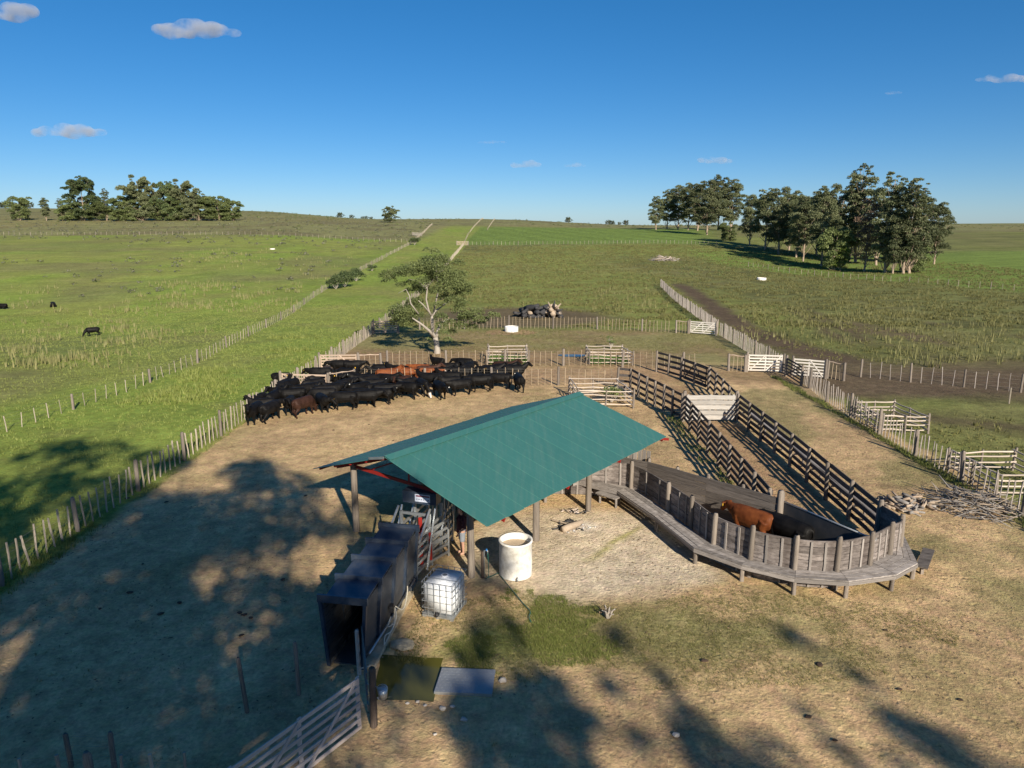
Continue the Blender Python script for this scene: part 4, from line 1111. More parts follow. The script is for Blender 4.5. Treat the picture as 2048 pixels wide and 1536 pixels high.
def hosepath(pts, r=.018, mat='hose', name='hose'):
    pts = [Vector(p) for p in pts]; sm = []
    for i in range(len(pts) - 1):
        p0 = pts[max(i - 1, 0)]; p1 = pts[i]; p2 = pts[i + 1]; p3 = pts[min(i + 2, len(pts) - 1)]
        for t in np.linspace(0, 1, 6, endpoint=False):
            sm.append(.5 * ((2 * p1) + (p2 - p0) * t + (2 * p0 - 5 * p1 + 4 * p2 - p3) * t * t + (3 * p1 - p0 - 3 * p2 + p3) * t ** 3))
    sm.append(pts[-1])
    return MB().tube(sm, r, 6)
hosepath([T(2.05, WB + .26, .62), T(1.8, WB + .34, .45), T(1.5, WB + .32, .22), T(1.0, WB + .30, .12), T(.4, WB + .30, .10), T(.05, WB + .25, .10), T(-.12, WB + .02, .09)]).build('hose', 'hose', hs, True)
hosepath([T(2.08, WB + .26, .64), T(1.75, WB + .40, .5), T(1.35, WB + .38, .32), T(1.15, WB + .28, .30), T(.95, WB + .30, .12)]).build('hose', 'hose', hs, True)
hosepath([T(2.1, WB + .27, .66), T(2.35, WB + .38, .42), T(2.75, WB + .36, .40), T(3.2, WB + .28, .55), T(3.4, WB + .22, .6)]).build('hose', 'hose', hs, True)
hosepath([T(2.02, WB + .27, .6), T(1.7, WB + .33, .36), T(1.45, WB + .25, .40), T(1.75, WB + .24, .52)]).build('hose', 'hose', hs, True)
k0, k1 = P(821, 1190), P(742, 1338)
MB().bar(k0 + Vector((-.05, 0, .06)), k1 + Vector((-.05, 0, .06)), .30, .14).build('concrete_kerb', 'concrete', None, loc=k1)
tag(bpy.data.objects['concrete_kerb'], 'narrow pale concrete kerb along the foot of the covered race', 'kerb')

# ------------------------------------------------------------------ cattle crush under the shed
C0 = T(4.75, 0, 0); CD = Vector((.30, 1.0, 0)).normalized(); CS = Vector((CD.y, -CD.x, 0))
def C(s, x, z): return C0 + CD * s + CS * x + Vector((0, 0, z))
cr = empty('cattle_crush', C0, 'galvanised steel cattle crush with levers under the shed roof', 'cattle crush')
for s in (0.12, 1.2, 2.3, 3.4):
    for sd in (-1, 1):
        MB().bar(C(s, sd * .46, 0), C(s, sd * .52, 1.95), .09, .09, up=CD).build('upright', 'galv', cr)
    MB().bar(C(s, -.55, 1.9), C(s, .55, 1.9), .08, .08).build('cross_bar', 'galv', cr)
for sd in (-1, 1):
    for z in (.25, .55, .85, 1.15, 1.45):
        MB().bar(C(.12, sd * (.46 + .03 * z), z), C(3.4, sd * (.46 + .03 * z), z), .04, .11).build('side_rail', 'galv', cr)
    MB().bar(C(.15, sd * .6, 1.35), C(1.15, sd * .58, 2.15), .06, .06).build('diagonal_arm', 'galv', cr)
    MB().bar(C(.6, sd * .66, .2), C(1.5, sd * .62, 2.05), .05, .05).build('lever', 'galv', cr)
    MB().bar(C(2.0, sd * .62, 1.0), C(2.9, sd * .66, 2.35), .045, .045).build('lever', 'galv', cr)
for x in (-.32, -.16, 0, .16, .32):
    MB().bar(C(3.42, x, .2), C(3.42, x, 1.85), .04, .04, up=CD).build('head_bar', 'galv', cr)
MB().box(C(2.2, .05, 2.05), (.30, .9, .1), .05).build('motor_plate', 'galv', cr)
MB().bar(C(.95, .30, .2), C(.95, .30, 1.9), .12, .06).build('red_panel', 'red', cr)
MB().bar(C(1.15, .56, .3), C(1.15, .56, 1.3), .10, .05).build('red_panel', 'red', cr)
# header box with a printed plate
hb = MB(); c = C(1.75, .02, 2.34); ang = math.atan2(CD.y, CD.x) - math.pi / 2
hb.box(c, (1.25, .45, .42), ang); hbo = hb.build('header_box', 'tunnel', cr)
def face(x, z, w, h, e): return [c + CS * x + Vector((0, 0, z)) - CD * e, c + CS * (x + w) + Vector((0, 0, z)) - CD * e, c + CS * (x + w) + Vector((0, 0, z + h)) - CD * e, c + CS * x + Vector((0, 0, z + h)) - CD * e]
def plate(name, mat, x, z, w, h, e, parent, thing):
    m_ = MB(); f = face(x, z, w, h, e); g_ = face(x, z, w, h, e - .004)
    m_.add(f + g_, [(0, 1, 2, 3), (7, 6, 5, 4), (0, 4, 5, 1), (1, 5, 6, 2), (2, 6, 7, 3), (3, 7, 4, 0)]); return subpart(m_, name, mat, parent, thing)
M['plate'] = simple('pale_blue_plate', (0.50, 0.55, 0.66), rough=0.5)
M['platered'] = simple('dark_red_print', (0.16, 0.03, 0.05), rough=0.5)
M['platedark'] = simple('dark_print', (0.06, 0.07, 0.13), rough=0.5)
plate('plate', 'plate', -.16, -.13, .56, .27, .231, hbo, cr)
plate('print_band', 'platered', -.12, .05, .50, .055, .234, hbo, cr)
for k in range(6):
    plate('print_mark', 'platedark', -.11 + k * .085, -.06, .045, .03, .234, hbo, cr)
# galvanised side gate of the crush
sgt = empty('steel_gate', (-3.25, 21.85, 0), 'galvanised five rail gate swung out beside the crush', 'gate')
ga, gb_ = Vector((-3.25, 21.85, 0)), Vector((-2.24, 23.3, 0))
for z in (.22, .52, .84, 1.14, 1.40):
    MB().bar(ga + Vector((0, 0, z)), gb_ + Vector((0, 0, z)), .035, .09 if z not in (.84,) else .13).build('rail', 'galv', sgt)
for t in (0, .5, 1):
    q = ga + (gb_ - ga) * t
    MB().bar(q + Vector((0, 0, .05)), q + Vector((0, 0, 1.46)), .055, .055, up=(1, 0, 0)).build('stile', 'galv', sgt)
# ropes hanging behind the crush
rp = empty('rope_coil', C(2.9, .75, 1.2), 'ropes and straps hanging beside the crush', 'rope')
for k in range(6):
    x = .62 + .05 * k
    hosepath([C(2.4 + .12 * k, x, 2.0), C(2.42 + .12 * k, x + .05, 1.4 - .08 * (k % 3)), C(2.5 + .12 * k, x, 1.0 + .07 * (k % 2)), C(2.52 + .12 * k, x - .04, 1.9)], .012).build('rope', 'twig' if k % 2 else 'black', rp)

# ------------------------------------------------------------------ white tank in its cage
IB = Vector((-2.70, 19.35, 0)); IX = Vector((.95, -.30, 0)).normalized(); IY = Vector((-IX.y, IX.x, 0))
def I(x, y, z): return IB + IX * x + IY * y + Vector((0, 0, z))
ib = empty('caged_tank', I(.5, .55, 0), 'white cubic liquid tank in a steel wire cage on a pallet', 'tank')
W_, D_ = 1.0, 1.14
bm = bmesh.new(); bmesh.ops.create_cube(bm, size=1.0)
for v in bm.verts:
    v.co = I(.5 + v.co.x * (W_ - .07), .57 + v.co.y * (D_ - .07), .64 + v.co.z * .94) - ib.location
bmesh.ops.bevel(bm, geom=bm.edges[:], offset=.06, segments=3, affect='EDGES')
me = bpy.data.meshes.new('bottle'); bm.to_mesh(me); bm.free(); me.materials.append(M['white']); me.polygons.foreach_set('use_smooth', [True] * len(me.polygons))
o = bpy.data.objects.new('bottle', me); o.parent = ib; COL.objects.link(o)
lid = MB().tube([I(.5, .62, 1.09), I(.5, .62, 1.15)], .11, 14); subpart(lid, 'lid', 'white', o, ib)
MB().tube([I(.5, .62, 1.152), I(.5, .62, 1.156)], .075, 14).build('cap_ring', 'steelplate', ib)
MB().box(I(.5, .57, .07), (W_, D_, .05), math.atan2(IX.y, IX.x)).build('pallet', 'galv', ib)
for (x, y) in ((.06, .06), (.94, .06), (.06, 1.08), (.94, 1.08), (.5, .06), (.5, 1.08)):
    MB().box(I(x, y, .025), (.1, .1, .05), math.atan2(IX.y, IX.x)).build('foot', 'galv', ib)
for z in (.15, .33, .55, .77, .97, 1.15):
    MB().tube([I(0, 0, z), I(W_, 0, z), I(W_, D_, z), I(0, D_, z), I(0, 0, z)], .011, 5).build('cage_hoop', 'galv', ib)
for k in range(6):
    t = k / 5
    for (x, y) in ((t * W_, 0), (t * W_, D_), (0, t * D_), (W_, t * D_)):
        if (x in (0, W_)) and y in (0, D_) and k in (0, 5) and (x, y) != (t * W_, 0): continue
        MB().tube([I(x, y, .08), I(x, y, 1.16)], .010, 5).build('cage_bar', 'galv', ib)
for y in (.3, .84):
    MB().tube([I(0, y, 1.165), I(W_, y, 1.165)], .012, 5).build('top_bar', 'galv', ib)
MB().tube([I(.5, .03, .17), I(.5, -.10, .17)], .055, 10).tube([I(.5, -.06, .17), I(.5, -.06, .26)], .02, 6).build('valve', 'black', ib, True)

# ------------------------------------------------------------------ round concrete tank by the shed post
wb = Vector((0.12, 22.1, 0))
tk = empty('round_tank', wb, 'whitewashed round open tank beside the shed post', 'tank')
n = 28; mb = MB(); vs = []; fs = []
prof = [(.56, 0), (.555, .6), (.55, 1.16), (.575, 1.18), (.575, 1.24), (.50, 1.24), (.50, .85)]
for (r_, z) in prof:
    for k in range(n):
        a = 2 * math.pi * k / n; vs.append(wb + Vector((r_ * math.cos(a), r_ * math.sin(a), z)))
for i in range(len(prof) - 1):
    for k in range(n): fs.append((i * n + k, i * n + (k + 1) % n, (i + 1) * n + (k + 1) % n, (i + 1) * n + k))
mb.add(vs, fs); mb.build('wall', 'tank', tk, True)
MB().tube([wb + Vector((0, 0, .9)), wb + Vector((0, 0, 1.02))], .505, 24).build('sediment', 'sand', tk)
MB().tube([wb + Vector((.05, -.55, .12)), wb + Vector((.06, -.66, .12)), wb + Vector((.06, -.66, .04))], .03, 8).build('drain_tap', 'steelplate', tk, True)
# standpipe with tap and green hose
sp = empty('standpipe', S(.05, -.42), 'small standpipe with a blue tap and green hose at the shed post', 'tap')
q = S(.18, -.34)
MB().tube([q, q + Vector((0, 0, .95))], .05, 8).build('stake', 'postdark', sp)
MB().tube([q + Vector((.06, -.02, 0)), q + Vector((.06, -.02, 1.0)), q + Vector((.18, -.06, 1.0)), q + Vector((.18, -.06, .93))], .018, 6).build('pipe', 'steelplate', sp, True)
M['bluetap'] = simple('blue_plastic', (0.03, 0.16, 0.42), rough=0.4)
MB().tube([q + Vector((.14, -.04, 1.0)), q + Vector((.14, -.04, 1.06))], .03, 8).build('tap_handle', 'bluetap', sp)
hosepath([q + Vector((.18, -.06, .93)), q + Vector((.2, -.05, .5)), q + Vector((.2, -.05, .1)), q + Vector((.12, -.1, .03)), q + Vector((.5, .25, .03)), q + Vector((.75, .45, .03))], .014).build('hose', 'hosegreen', sp, True)
hg = empty('garden_hose', P(1020, 1160), 'thin dark hose lying on the grass in front of the round tank', 'hose')
hosepath([P(1000, 1150, .02), P(1020, 1175, .02), P(1045, 1205, .02), P(1060, 1222, .03), P(1058, 1234, .03), P(1062, 1244, .02)], .014).build('hose', 'hosegreen', hg, True)

# ------------------------------------------------------------------ pool, plate, slab
pw, pn, pb = new_mat('murky_pool_water')
pb.inputs['Base Color'].default_value = (0.085, 0.08, 0.018, 1); pb.inputs['Roughness'].default_value = 0.06; pb.inputs['Specular IOR Level'].default_value = 0.5
pz = -.035
mb = MB(); ring = []
for i in range(4):
    a, b = POOL[i], POOL[(i + 1) % 4]
    for t in (0, .25, .5, .75): q = a + (b - a) * t; ring.append(q + (q - pc).normalized() * random.uniform(-.04, .06) + Vector((0, 0, .008)))
mb.add(ring, [tuple(range(len(ring)))])
me = mb.mesh('pool', pw, False, pc); pool = bpy.data.objects.new('pool', me); pool.location = pc; COL.objects.link(pool)
tag(pool, 'murky green pool of water beside the steel plate', kind='structure')
pl = empty('steel_cover', P(880, 1360), 'rectangular grey treadplate cover lying beside the murky pool', 'cover')
c0, c1, c2, c3 = P(884, 1335, .10), P(991, 1339, .10), P(984, 1388, .08), P(868, 1383, .08)
th = Vector((0, 0, .03)); mb = MB()
mb.add([p - th for p in (c3, c2, c1, c0)] + [c3, c2, c1, c0], [(3, 2, 1, 0), (4, 5, 6, 7), (0, 1, 5, 4), (1, 2, 6, 5), (2, 3, 7, 6), (3, 0, 4, 7)])
pls = mb.build('sheet', 'steelplate', pl)
mb = MB()
for i in range(22):
    for j in range(9):
        s, t = (i + .5) / 22, (j + .5) / 9
        p = (c3 * (1 - s) + c2 * s) * (1 - t) + (c0 * (1 - s) + c1 * s) * t
        sg_ = 1 if (i + j) % 2 else -1
        mb.bar(p + Vector((-.018, -.010 * sg_, .003)), p + Vector((.018, .010 * sg_, .003)), .008, .006)
o = subpart(mb, 'tread_pattern', 'steelplate', pls, pl); o['kind'] = 'stuff'
for (p, s) in ((c3, 1), (c0, -1)):
    MB().bar(p - Vector((0, 0, .06)) + Vector((0, .03 * s, 0)), (c2 if s == 1 else c1) - Vector((0, 0, .06)) + Vector((0, .03 * s, 0)), .05, .06).build('edge_angle', 'galv', pl)
def rock(name, c, r, seed, mat='stone', n=9, m=6):
    rg = random.Random(seed); mb = MB().ell((0, 0, 0), (1, 1, 1), n, m)
    vs = []
    for p in mb.v:
        k = 1 + .22 * math.sin(p[0] * 3.1 + seed) * math.cos(p[1] * 2.7 + seed * 2) + rg.uniform(-.06, .06)
        vs.append((c[0] + p[0] * r[0] * k, c[1] + p[1] * r[1] * k, max(c[2] + p[2] * r[2] * k, c[2] - r[2] * .7)))
    mb.v = vs; return mb
sl = P(805, 1291)
o = rock('slab', (sl.x, sl.y, .03), (.36, .30, .09), 3).build('concrete_slab', 'concrete', None, loc=sl); tag(o, 'rounded pale concrete slab between the race kerb and the pool', 'slab')
for i, (u, v, r_) in enumerate(((835, 1405, .06), (850, 1412, .05), (885, 1418, .09), (905, 1414, .06), (928, 1440, .09), (815, 1408, .05), (1005, 1362, .12), (870, 1470, .05), (1352, 1471, .09), (760, 1398, .07))):
    q = P(u, v); o = rock('stone', (q.x, q.y, .02), (r_, r_ * .8, r_ * .5), i + 11).build('stone', 'stone', None, loc=q)
    tag(o, 'small pale stone lying on the bare ground near the pool and plate', 'stone', 'pale stones scattered by the pool')

# ------------------------------------------------------------------ camp fire, logs, piles
cf = empty('camp_fire', P(1142, 1052), 'spent camp fire of a burnt log, charcoal and ash on the pale ground', 'camp fire')
f0 = P(1125, 1060, .10); f1 = P(1165, 1044, .12)
MB().tube([f0, f0 + (f1 - f0) * .3 + Vector((0, 0, .02)), f0 + (f1 - f0) * .75, f1 + Vector((0, 0, .05))], [.13, .14, .12, .07], 10).build('log', 'barkpale', cf, True)
MB().tube([P(1105, 1040, .06), P(1132, 1047, .10)], [.04, .03], 6).build('stick', 'barkpale', cf); MB().tube([P(1106, 1058, .05), P(1124, 1056, .06)], [.035, .03], 6).build('stick', 'char', cf)
for i in range(16):
    q = P(1118 + RNG.uniform(0, 48), 1040 + RNG.uniform(0, 14), .04)
    MB().tube([q, q + Vector((RNG.uniform(-.2, .2), RNG.uniform(-.15, .15), RNG.uniform(0, .08)))], RNG.uniform(.03, .055), 6).build('charcoal', 'char', cf)
for i in range(34):
    q = P(1120 + abs(RNG.normal(30, 18)), 1058 + RNG.normal(0, 5), .012)
    s = RNG.uniform(.015, .05); MB().ell(q, (s * 1.4, s, s * .5), 6, 4, RNG.uniform(0, 3)).build('ash_flake', 'ash' if i % 3 else 'char', cf)

def stick_pile(name, label, c, rad, hgt, n, r0, r1, lmin, lmax, mats, part, cat='wood pile', seedk=1, flat=.25, curve=.12, az=None):
    root = empty(name, c, label, cat); rg = random.Random(seedk)
    for i in range(n):
        a = rg.uniform(0, 6.28); q = math.sqrt(rg.random())
        px = c.x + rad[0] * q * math.cos(a); py = c.y + rad[1] * q * math.sin(a)
        top = hgt * (1 - q ** 1.4); z = c.z + r0 + top * rg.random() ** .6
        L = rg.uniform(lmin, lmax); th = rg.uniform(0, 6.28) if az is None else rg.gauss(az, .55); el = rg.gauss(0, flat)
        d = Vector((math.cos(th) * math.cos(el), math.sin(th) * math.cos(el), math.sin(el)))
        rr = rg.uniform(r0, r1)
        pts = []
        for k in range(4):
            t = k / 3 - .5
            p = Vector((px, py, z)) + d * L * t + Vector((rg.uniform(-1, 1), rg.uniform(-1, 1), rg.uniform(-.5, .5))) * curve * L * (0 if k in (0, 3) else 1) * .5
            p.z = max(p.z, c.z + rr * .7); pts.append(p)
        MB().tube(pts, [rr, rr * .95, rr * .8, rr * .6], 6).build(part, mats[i % len(mats)], root, True)
    return root
stick_pile('log_pile', 'heap of short split logs lying on bare earth right of the tub', P(1815, 1012), (1.05, .75), .42, 70, .035, .075, .4, .95, ('barkpale', 'twig', 'twig', 'bark_euc'), 'log', seedk=5)
bp_ = P(1945, 1012)
stick_pile('brush_pile', 'sprawling heap of thin grey branches against the right fence', Vector((19.3, 27.9, 0)), (1.5, 1.7), .75, 170, .010, .028, .7, 1.9, ('twig', 'twig', 'barkpale'), 'branch', seedk=9, flat=.28, curve=.22, az=-.9)
lp = G(1072, 634)
lg = stick_pile('burnt_log_pile', 'heap of blackened burnt logs and stumps behind the back fence', lp, (3.0, 1.3), 1.5, 26, .20, .42, 1.6, 3.4, ('char', 'char', 'char', 'barkpale'), 'log', seedk=3, flat=.22)
st0 = lp + Vector((2.0, -.4, .9))
stump = MB().tube([st0 + Vector((-.2, .6, 0)), st0 + Vector((0, 0, .05)), st0 + Vector((.1, -.35, .0))], [.6, .75, .9], 11).build('stump', 'barkpale', lg, True)
for k in range(9):
    a = k * .7; d = Vector((math.cos(a) * .9, -.35, math.sin(a) * .8))
    subpart(MB().tube([st0 + Vector((.1, -.3, 0)) + d * .5, st0 + Vector((.1, -.3, 0)) + d * 1.0 + Vector((0, -.1, .1)), st0 + d * 1.45 + Vector((.1, -.2, .2))], [.22, .13, .04], 6), 'root', 'barkpale' if k % 2 else 'char', stump, lg, True)
bq = G(1328, 522)
stick_pile('brush_heap', 'far reddish heap of dry branches on the pasture below the eucalyptus wood', bq, (3.6, 1.8), 1.6, 70, .05, .11, 1.5, 3.6, ('barkpale', 'twig', 'gatewood'), 'branch', cat='brush pile', seedk=12)
for k, (u, v, s) in enumerate(((1165, 1030, 1),)):
    stick_pile('stick_heap', 'small scatter of dark kindling beside the middle shed post', P(1150, 1024), (.55, .25), .10, 22, .012, .03, .2, .6, ('char', 'barkpale', 'gatewood'), 'stick', cat='kindling', seedk=20)
tb = empty('block_table', S(3.9, 1.0), 'brown wooden block table standing just inside the shed', 'table')
q = P(1058, 1016)
MB().box(q + Vector((-.05, .2, .52)), (.7, .5, .08), .4).build('top', 'rust_board', tb); MB().tube([q + Vector((-.05, .2, 0)), q + Vector((-.05, .2, .48))], .13, 8).build('leg', 'rust_board', tb)

# ------------------------------------------------------------------ round troughs
def trough(label, c, r_, h, mat='tank'):
    t = empty('water_trough', c, label, 'trough'); n = 24; mb = MB(); vs = []; fs = []
    prof = [(r_, -.05), (r_, h), (r_ - .08, h), (r_ - .08, h * .45)]
    for (rr, z) in prof:
        for k in range(n): vs.append(c + Vector((rr * math.cos(2 * math.pi * k / n), rr * math.sin(2 * math.pi * k / n), z)))
    for i in range(3):
        for k in range(n): fs.append((i * n + k, i * n + (k + 1) % n, (i + 1) * n + (k + 1) % n, (i + 1) * n + k))
    mb.add(vs, fs); mb.build('wall', mat, t, True)
    wv = [c + Vector(((r_ - .07) * math.cos(2 * math.pi * k / n), (r_ - .07) * math.sin(2 * math.pi * k / n), h * .72)) for k in range(n)]
    m2_ = MB(); m2_.add(wv, [tuple(range(n))]); m2_.build('water', pw, t)
trough('round white water trough in the far yard on a ring of bare sand', P(1023, 663), .75, .58)
trough('round cream water trough far out in the pasture left of the wood', G(1523, 560), .95, .5)
trough('far white water trough in the green left field', G(545, 499), .75, .32)
pd = MB(); c = P(1145, 712); ring = [c + Vector((1.25 * math.cos(a) * (1 + .2 * math.sin(3 * a)), .7 * math.sin(a) * (1 + .2 * math.cos(2 * a)), .05)) for a in np.linspace(0, 2 * math.pi, 22, endpoint=False)]
pd.add(ring, [tuple(range(22))]); o = pd.build('puddle', pw, None, loc=c); tag(o, 'small puddle reflecting the sky beside the feeder', kind='structure')
fm = empty('marker_stake', P(2018, 808), 'lone pale leaning stake in the grass at the right edge', 'stake'); upright('stake', fm, P(2018, 808), 1.1, .09, 'batten', 'batten', .02)

# ------------------------------------------------------------------ trees
def leaf_quads(cent, size, up=.25, rng=RNG, aspect=.55):
    """one small leaf-like quad at each centre"""
    n = len(cent)
    nr = rng.normal(size=(n, 3)); nr[:, 2] += up * 2; nr /= np.linalg.norm(nr, axis=1)[:, None]
    t = rng.normal(size=(n, 3)); a = np.cross(nr, t); a /= np.linalg.norm(a, axis=1)[:, None]; b = np.cross(nr, a)
    s = (size * rng.uniform(.6, 1.35, n))[:, None]
    a = a * s * .5; b = b * s * .5 * aspect
    v = np.stack([cent - a, cent - b * .9, cent + a, cent + b], 1).reshape(-1, 3)
    f = np.arange(4 * n).reshape(-1, 4)
    return v, f

def dome(c, r, n, rng=RNG, flat=.62, under=.35):
    """points of one foliage clump: denser towards the upper skin"""
    d = rng.normal(size=(n, 3)); d /= np.linalg.norm(d, axis=1)[:, None]
    d[:, 2] = np.where(d[:, 2] < -under, -d[:, 2] * .6, d[:, 2])
    q = rng.uniform(.35, 1.0, n) ** .55
    return np.asarray(c)[None] + d * q[:, None] * np.array([r, r, r * flat])[None]

def crown_mesh(name, clumps, dens, leaf, mat, rng, flat=.62, up=.25):
    P_ = []; T_ = []
    for (c, r) in clumps:
        n = max(12, int(dens * r * r))
        P_.append(dome(c, r, n, rng, flat)); T_.append(np.clip(rng.normal(rng.uniform(.25, .75), .18, n), 0, 1))
    P_ = np.concatenate(P_); T_ = np.concatenate(T_)
    v, f = leaf_quads(P_, leaf, up, rng)
    return fast_mesh(name, v, f, mat, False, {'tint': ('FACE', T_)})

def euc(seed, H, W, tips, hb=.38, sparse=1.0, leaf=.42, mat='leaf_euc', bark='bark_euc', clump=.13, dens=26, top=.55, trunk=.0145, forks=1):
    """eucalyptus: forked trunk, ascending limbs, separate umbrella shaped clumps; origin at the foot"""
    rg = np.random.default_rng(seed); mb = MB()
    lean = rg.normal(0, .04, 2) * H
    axis = []
    for i in range(7):
        t = i / 6; axis.append(Vector((lean[0] * t * t + rg.normal(0, .008) * H * (i > 0), lean[1] * t * t + rg.normal(0, .008) * H * (i > 0), H * .93 * t)))
    r0 = trunk * H
    mb.tube([axis[0] + Vector((0, 0, -.3))] + axis, [r0 * 1.5] + [r0 * (1 - .86 * (i / 6)) for i in range(7)], 7)
    clumps = []
    for i in range(tips):
        h = hb + (1 - hb) * (i + rg.random()) / tips
        tq = (h - hb) / (1 - hb); env = W * (.42 + .58 * math.sin(math.pi * (tq * .72 + .14))) * (1 - .35 * max(0, (tq - .85) / .15)) * rg.uniform(.75, 1.2)
        a = i * 2.4 + rg.normal(0, .5); q = env * math.sqrt(rg.uniform(.12, 1.0))
        k = max(0, min(5.99, (h - rg.uniform(.14, .28)) * 6 / .93)); j = int(k); base = axis[j] + (axis[j + 1] - axis[j]) * (k - j)
        tip = Vector((base.x + q * math.cos(a), base.y + q * math.sin(a), h * H))
        mid = base + (tip - base) * .55 + Vector((0, 0, -.04 * H * rg.random()))
        mb.tube([base, mid, tip], [r0 * .36 * (1.15 - h), r0 * .26 * (1.15 - h), r0 * .06], 5)
        cr_ = H * clump * rg.uniform(.5, 1.4) * (1.0 if h < .88 else .62)
        clumps.append((tip, cr_))
        if rg.random() < .75:
            clumps.append((tip + Vector(rg.normal(0, 1, 3)) * cr_ * .45, cr_ * rg.uniform(.5, .8)))
    tm = mb.mesh('trunk', bark, True)
    cm = crown_mesh('crown', clumps, dens * sparse, leaf, mat, rg)
    return tm, cm

def plant_tree(name, label, meshes, loc, sc=(1, 1, 1), rz=0.0, group=None, cat='tree'):
    t = empty(name, loc, label, cat, group, rz=rz); t.scale = sc
    for nm, me in zip(('trunk', 'crown'), meshes):
        o = bpy.data.objects.new(nm, me); o.parent = t; COL.objects.link(o)
    return t

EV = [euc(101 + k, 24.0, w, n, hb=hb, clump=c_, leaf=.52, dens=d_, trunk=.016) for k, (w, n, hb, c_, d_) in enumerate(((5.2, 44, .22, .09, 84), (5.8, 48, .19, .094, 82), (4.4, 40, .20, .086, 84), (5.4, 44, .25, .094, 82)))]
ES = [euc(131 + k, 25.0, w, n, hb=hb, clump=c_, leaf=.46, dens=105, trunk=.015) for k, (w, n, hb, c_) in enumerate(((3.3, 54, .16, .056), (4.0, 56, .18, .06), (3.8, 52, .14, .058)))]
EL = [euc(151 + k, 22.0, w, n, hb=hb, clump=c_, leaf=.75, dens=62, mat='leaf_dark' if k % 2 else 'leaf_euc') for k, (w, n, hb, c_) in enumerate(((9.0, 60, .08, .115), (7.8, 54, .08, .11), (9.6, 58, .10, .11)))]
ELOW = [euc(171 + k, 9.0, w, 26, hb=.04, clump=.19, leaf=.45, dens=130, mat='leaf_mid') for k, w in enumerate((4.2, 5.0))]
EDEAD = euc(191, 17.0, 2.6, 34, hb=.18, clump=.075, leaf=.36, dens=95, mat='leaf_dry')

def at_px(u, v): return G(u, v)
def tree_px(name, label, meshes, H0, u, vb, vt, wsc=1.0, rz=None, group=None, dist=None):
    q = G(u, vb)
    if dist: q = Vector(((u - 1024) / 1450.0 * dist, dist, gz((u - 1024) / 1450.0 * dist, dist)))
    h = q.y * tandep(vb) - q.y * tandep(vt)
    s = h / H0
    return plant_tree(name, label, meshes, q, (s * wsc, s * wsc, s), random.uniform(0, 6.28) if rz is None else rz, group)

WOOD = [
    (1312, 460, 392, EV[2], 1.0, 'low eucalyptus at the outermost left end of the right wood'),
    (1395, 462, 372, EV[2], 1.1, 'eucalyptus between the third and the broad one in the right wood'),
    (1578, 500, 384, EV[0], 1.05, 'eucalyptus at the back of the middle of the right wood'),
    (1632, 512, 386, EV[3], 1.05, 'eucalyptus at the back, right of the wood middle'),
    (1752, 530, 385, EV[2], 1.1, 'eucalyptus filling the back between the dry tree and the slender ones'),
    (1868, 528, 408, EV[3], .95, 'outermost right eucalyptus with low hanging foliage'),  # right wood: u, v of foot, v of top, mesh, width factor, label
    (1334, 459, 380, EV[0], 1.0, 'eucalyptus first from the outermost low one at the left end of the wood'),
    (1356, 459, 372, EV[1], 1.0, 'eucalyptus second from the left end of the right wood'),
    (1376, 461, 368, EV[3], 1.0, 'eucalyptus third from the left end of the right wood'),
    (1414, 470, 362, EV[1], 1.0, 'broad eucalyptus with a dark trunk in the left half of the right wood'),
    (1436, 460, 352, EV[0], 1.0, 'tallest eucalyptus of the left half of the right wood'),
    (1462, 462, 358, EV[2], 1.1, 'paler eucalyptus just left of the gap in the right wood'),
    (1499, 490, 392, EV[3], 0.95, 'eucalyptus just right of the gap in the right wood'),
    (1530, 500, 380, EV[0], 1.0, 'eucalyptus with two trunks in the middle of the right wood'),
    (1557, 509, 377, EV[1], 0.95, 'round topped eucalyptus in the middle of the right wood'),
    (1592, 515, 390, EV[2], 1.05, 'lower eucalyptus in the dense dark middle of the right wood'),
    (1606, 523, 396, EV[3], 0.95, 'dark eucalyptus in the deep shade of the right wood'),
    (1642, 533, 376, EV[0], 0.85, 'eucalyptus with a pale foot right of the middle of the right wood'),
    (1668, 515, 372, EV[1], 0.9, 'eucalyptus at the back left of the tallest one in the wood'),
    (1711, 524, 328, ES[0], 1.05, 'tallest slender eucalyptus in the right wood'),
    (1698, 522, 372, EV[2], 0.9, 'eucalyptus directly behind the dry brown tree'),
    (1770, 546, 346, ES[1], 0.95, 'tall slender eucalyptus right of the dry brown tree'),
    (1785, 548, 420, EV[2], 1.0, 'lower bushy eucalyptus in front of the slender ones at the right end'),
    (1806, 548, 358, ES[2], 1.05, 'slender eucalyptus second from the right end of the wood'),
    (1818, 547, 372, ES[1], 1.15, 'eucalyptus with a leaning crown near the right end of the wood'),
    (1842, 520, 395, ES[0], 1.2, 'eucalyptus at the right back corner of the right wood'),
]
for (u, vb, vt, me, w, lab) in WOOD:
    tree_px('eucalyptus_tree', lab, me, 25.0 if me in ES else 24.0, u, vb, vt, w, group='eucalyptus wood on the right')
plant_tree('dry_tree', 'dry brown tree standing among the green eucalyptus on the right', EDEAD, G(1728, 543), (1.0, 1.0, (G(1728, 543).y * (tandep(543) - tandep(395))) / 17.0), 1.0)
tree_px('young_tree', 'young pale bushy eucalyptus at the front edge of the right wood', ELOW[0], 9.0, 1668, 540, 455, .75)
tree_px('young_tree', 'yellow-green young eucalyptus in front of the wood beside the dry tree', euc(177, 9.0, 3.0, 22, hb=.08, clump=.2, leaf=.4, dens=34, mat='leaf_green'), 9.0, 1681, 541, 480, .75)
tree_px('young_tree', 'dark low tree in the gap of the right wood', ELOW[1], 9.0, 1456, 482, 446, .9)
tree_px('young_tree', 'low leafy tree at the right foot of the eucalyptus wood', ELOW[1], 9.0, 1828, 545, 485, .8)

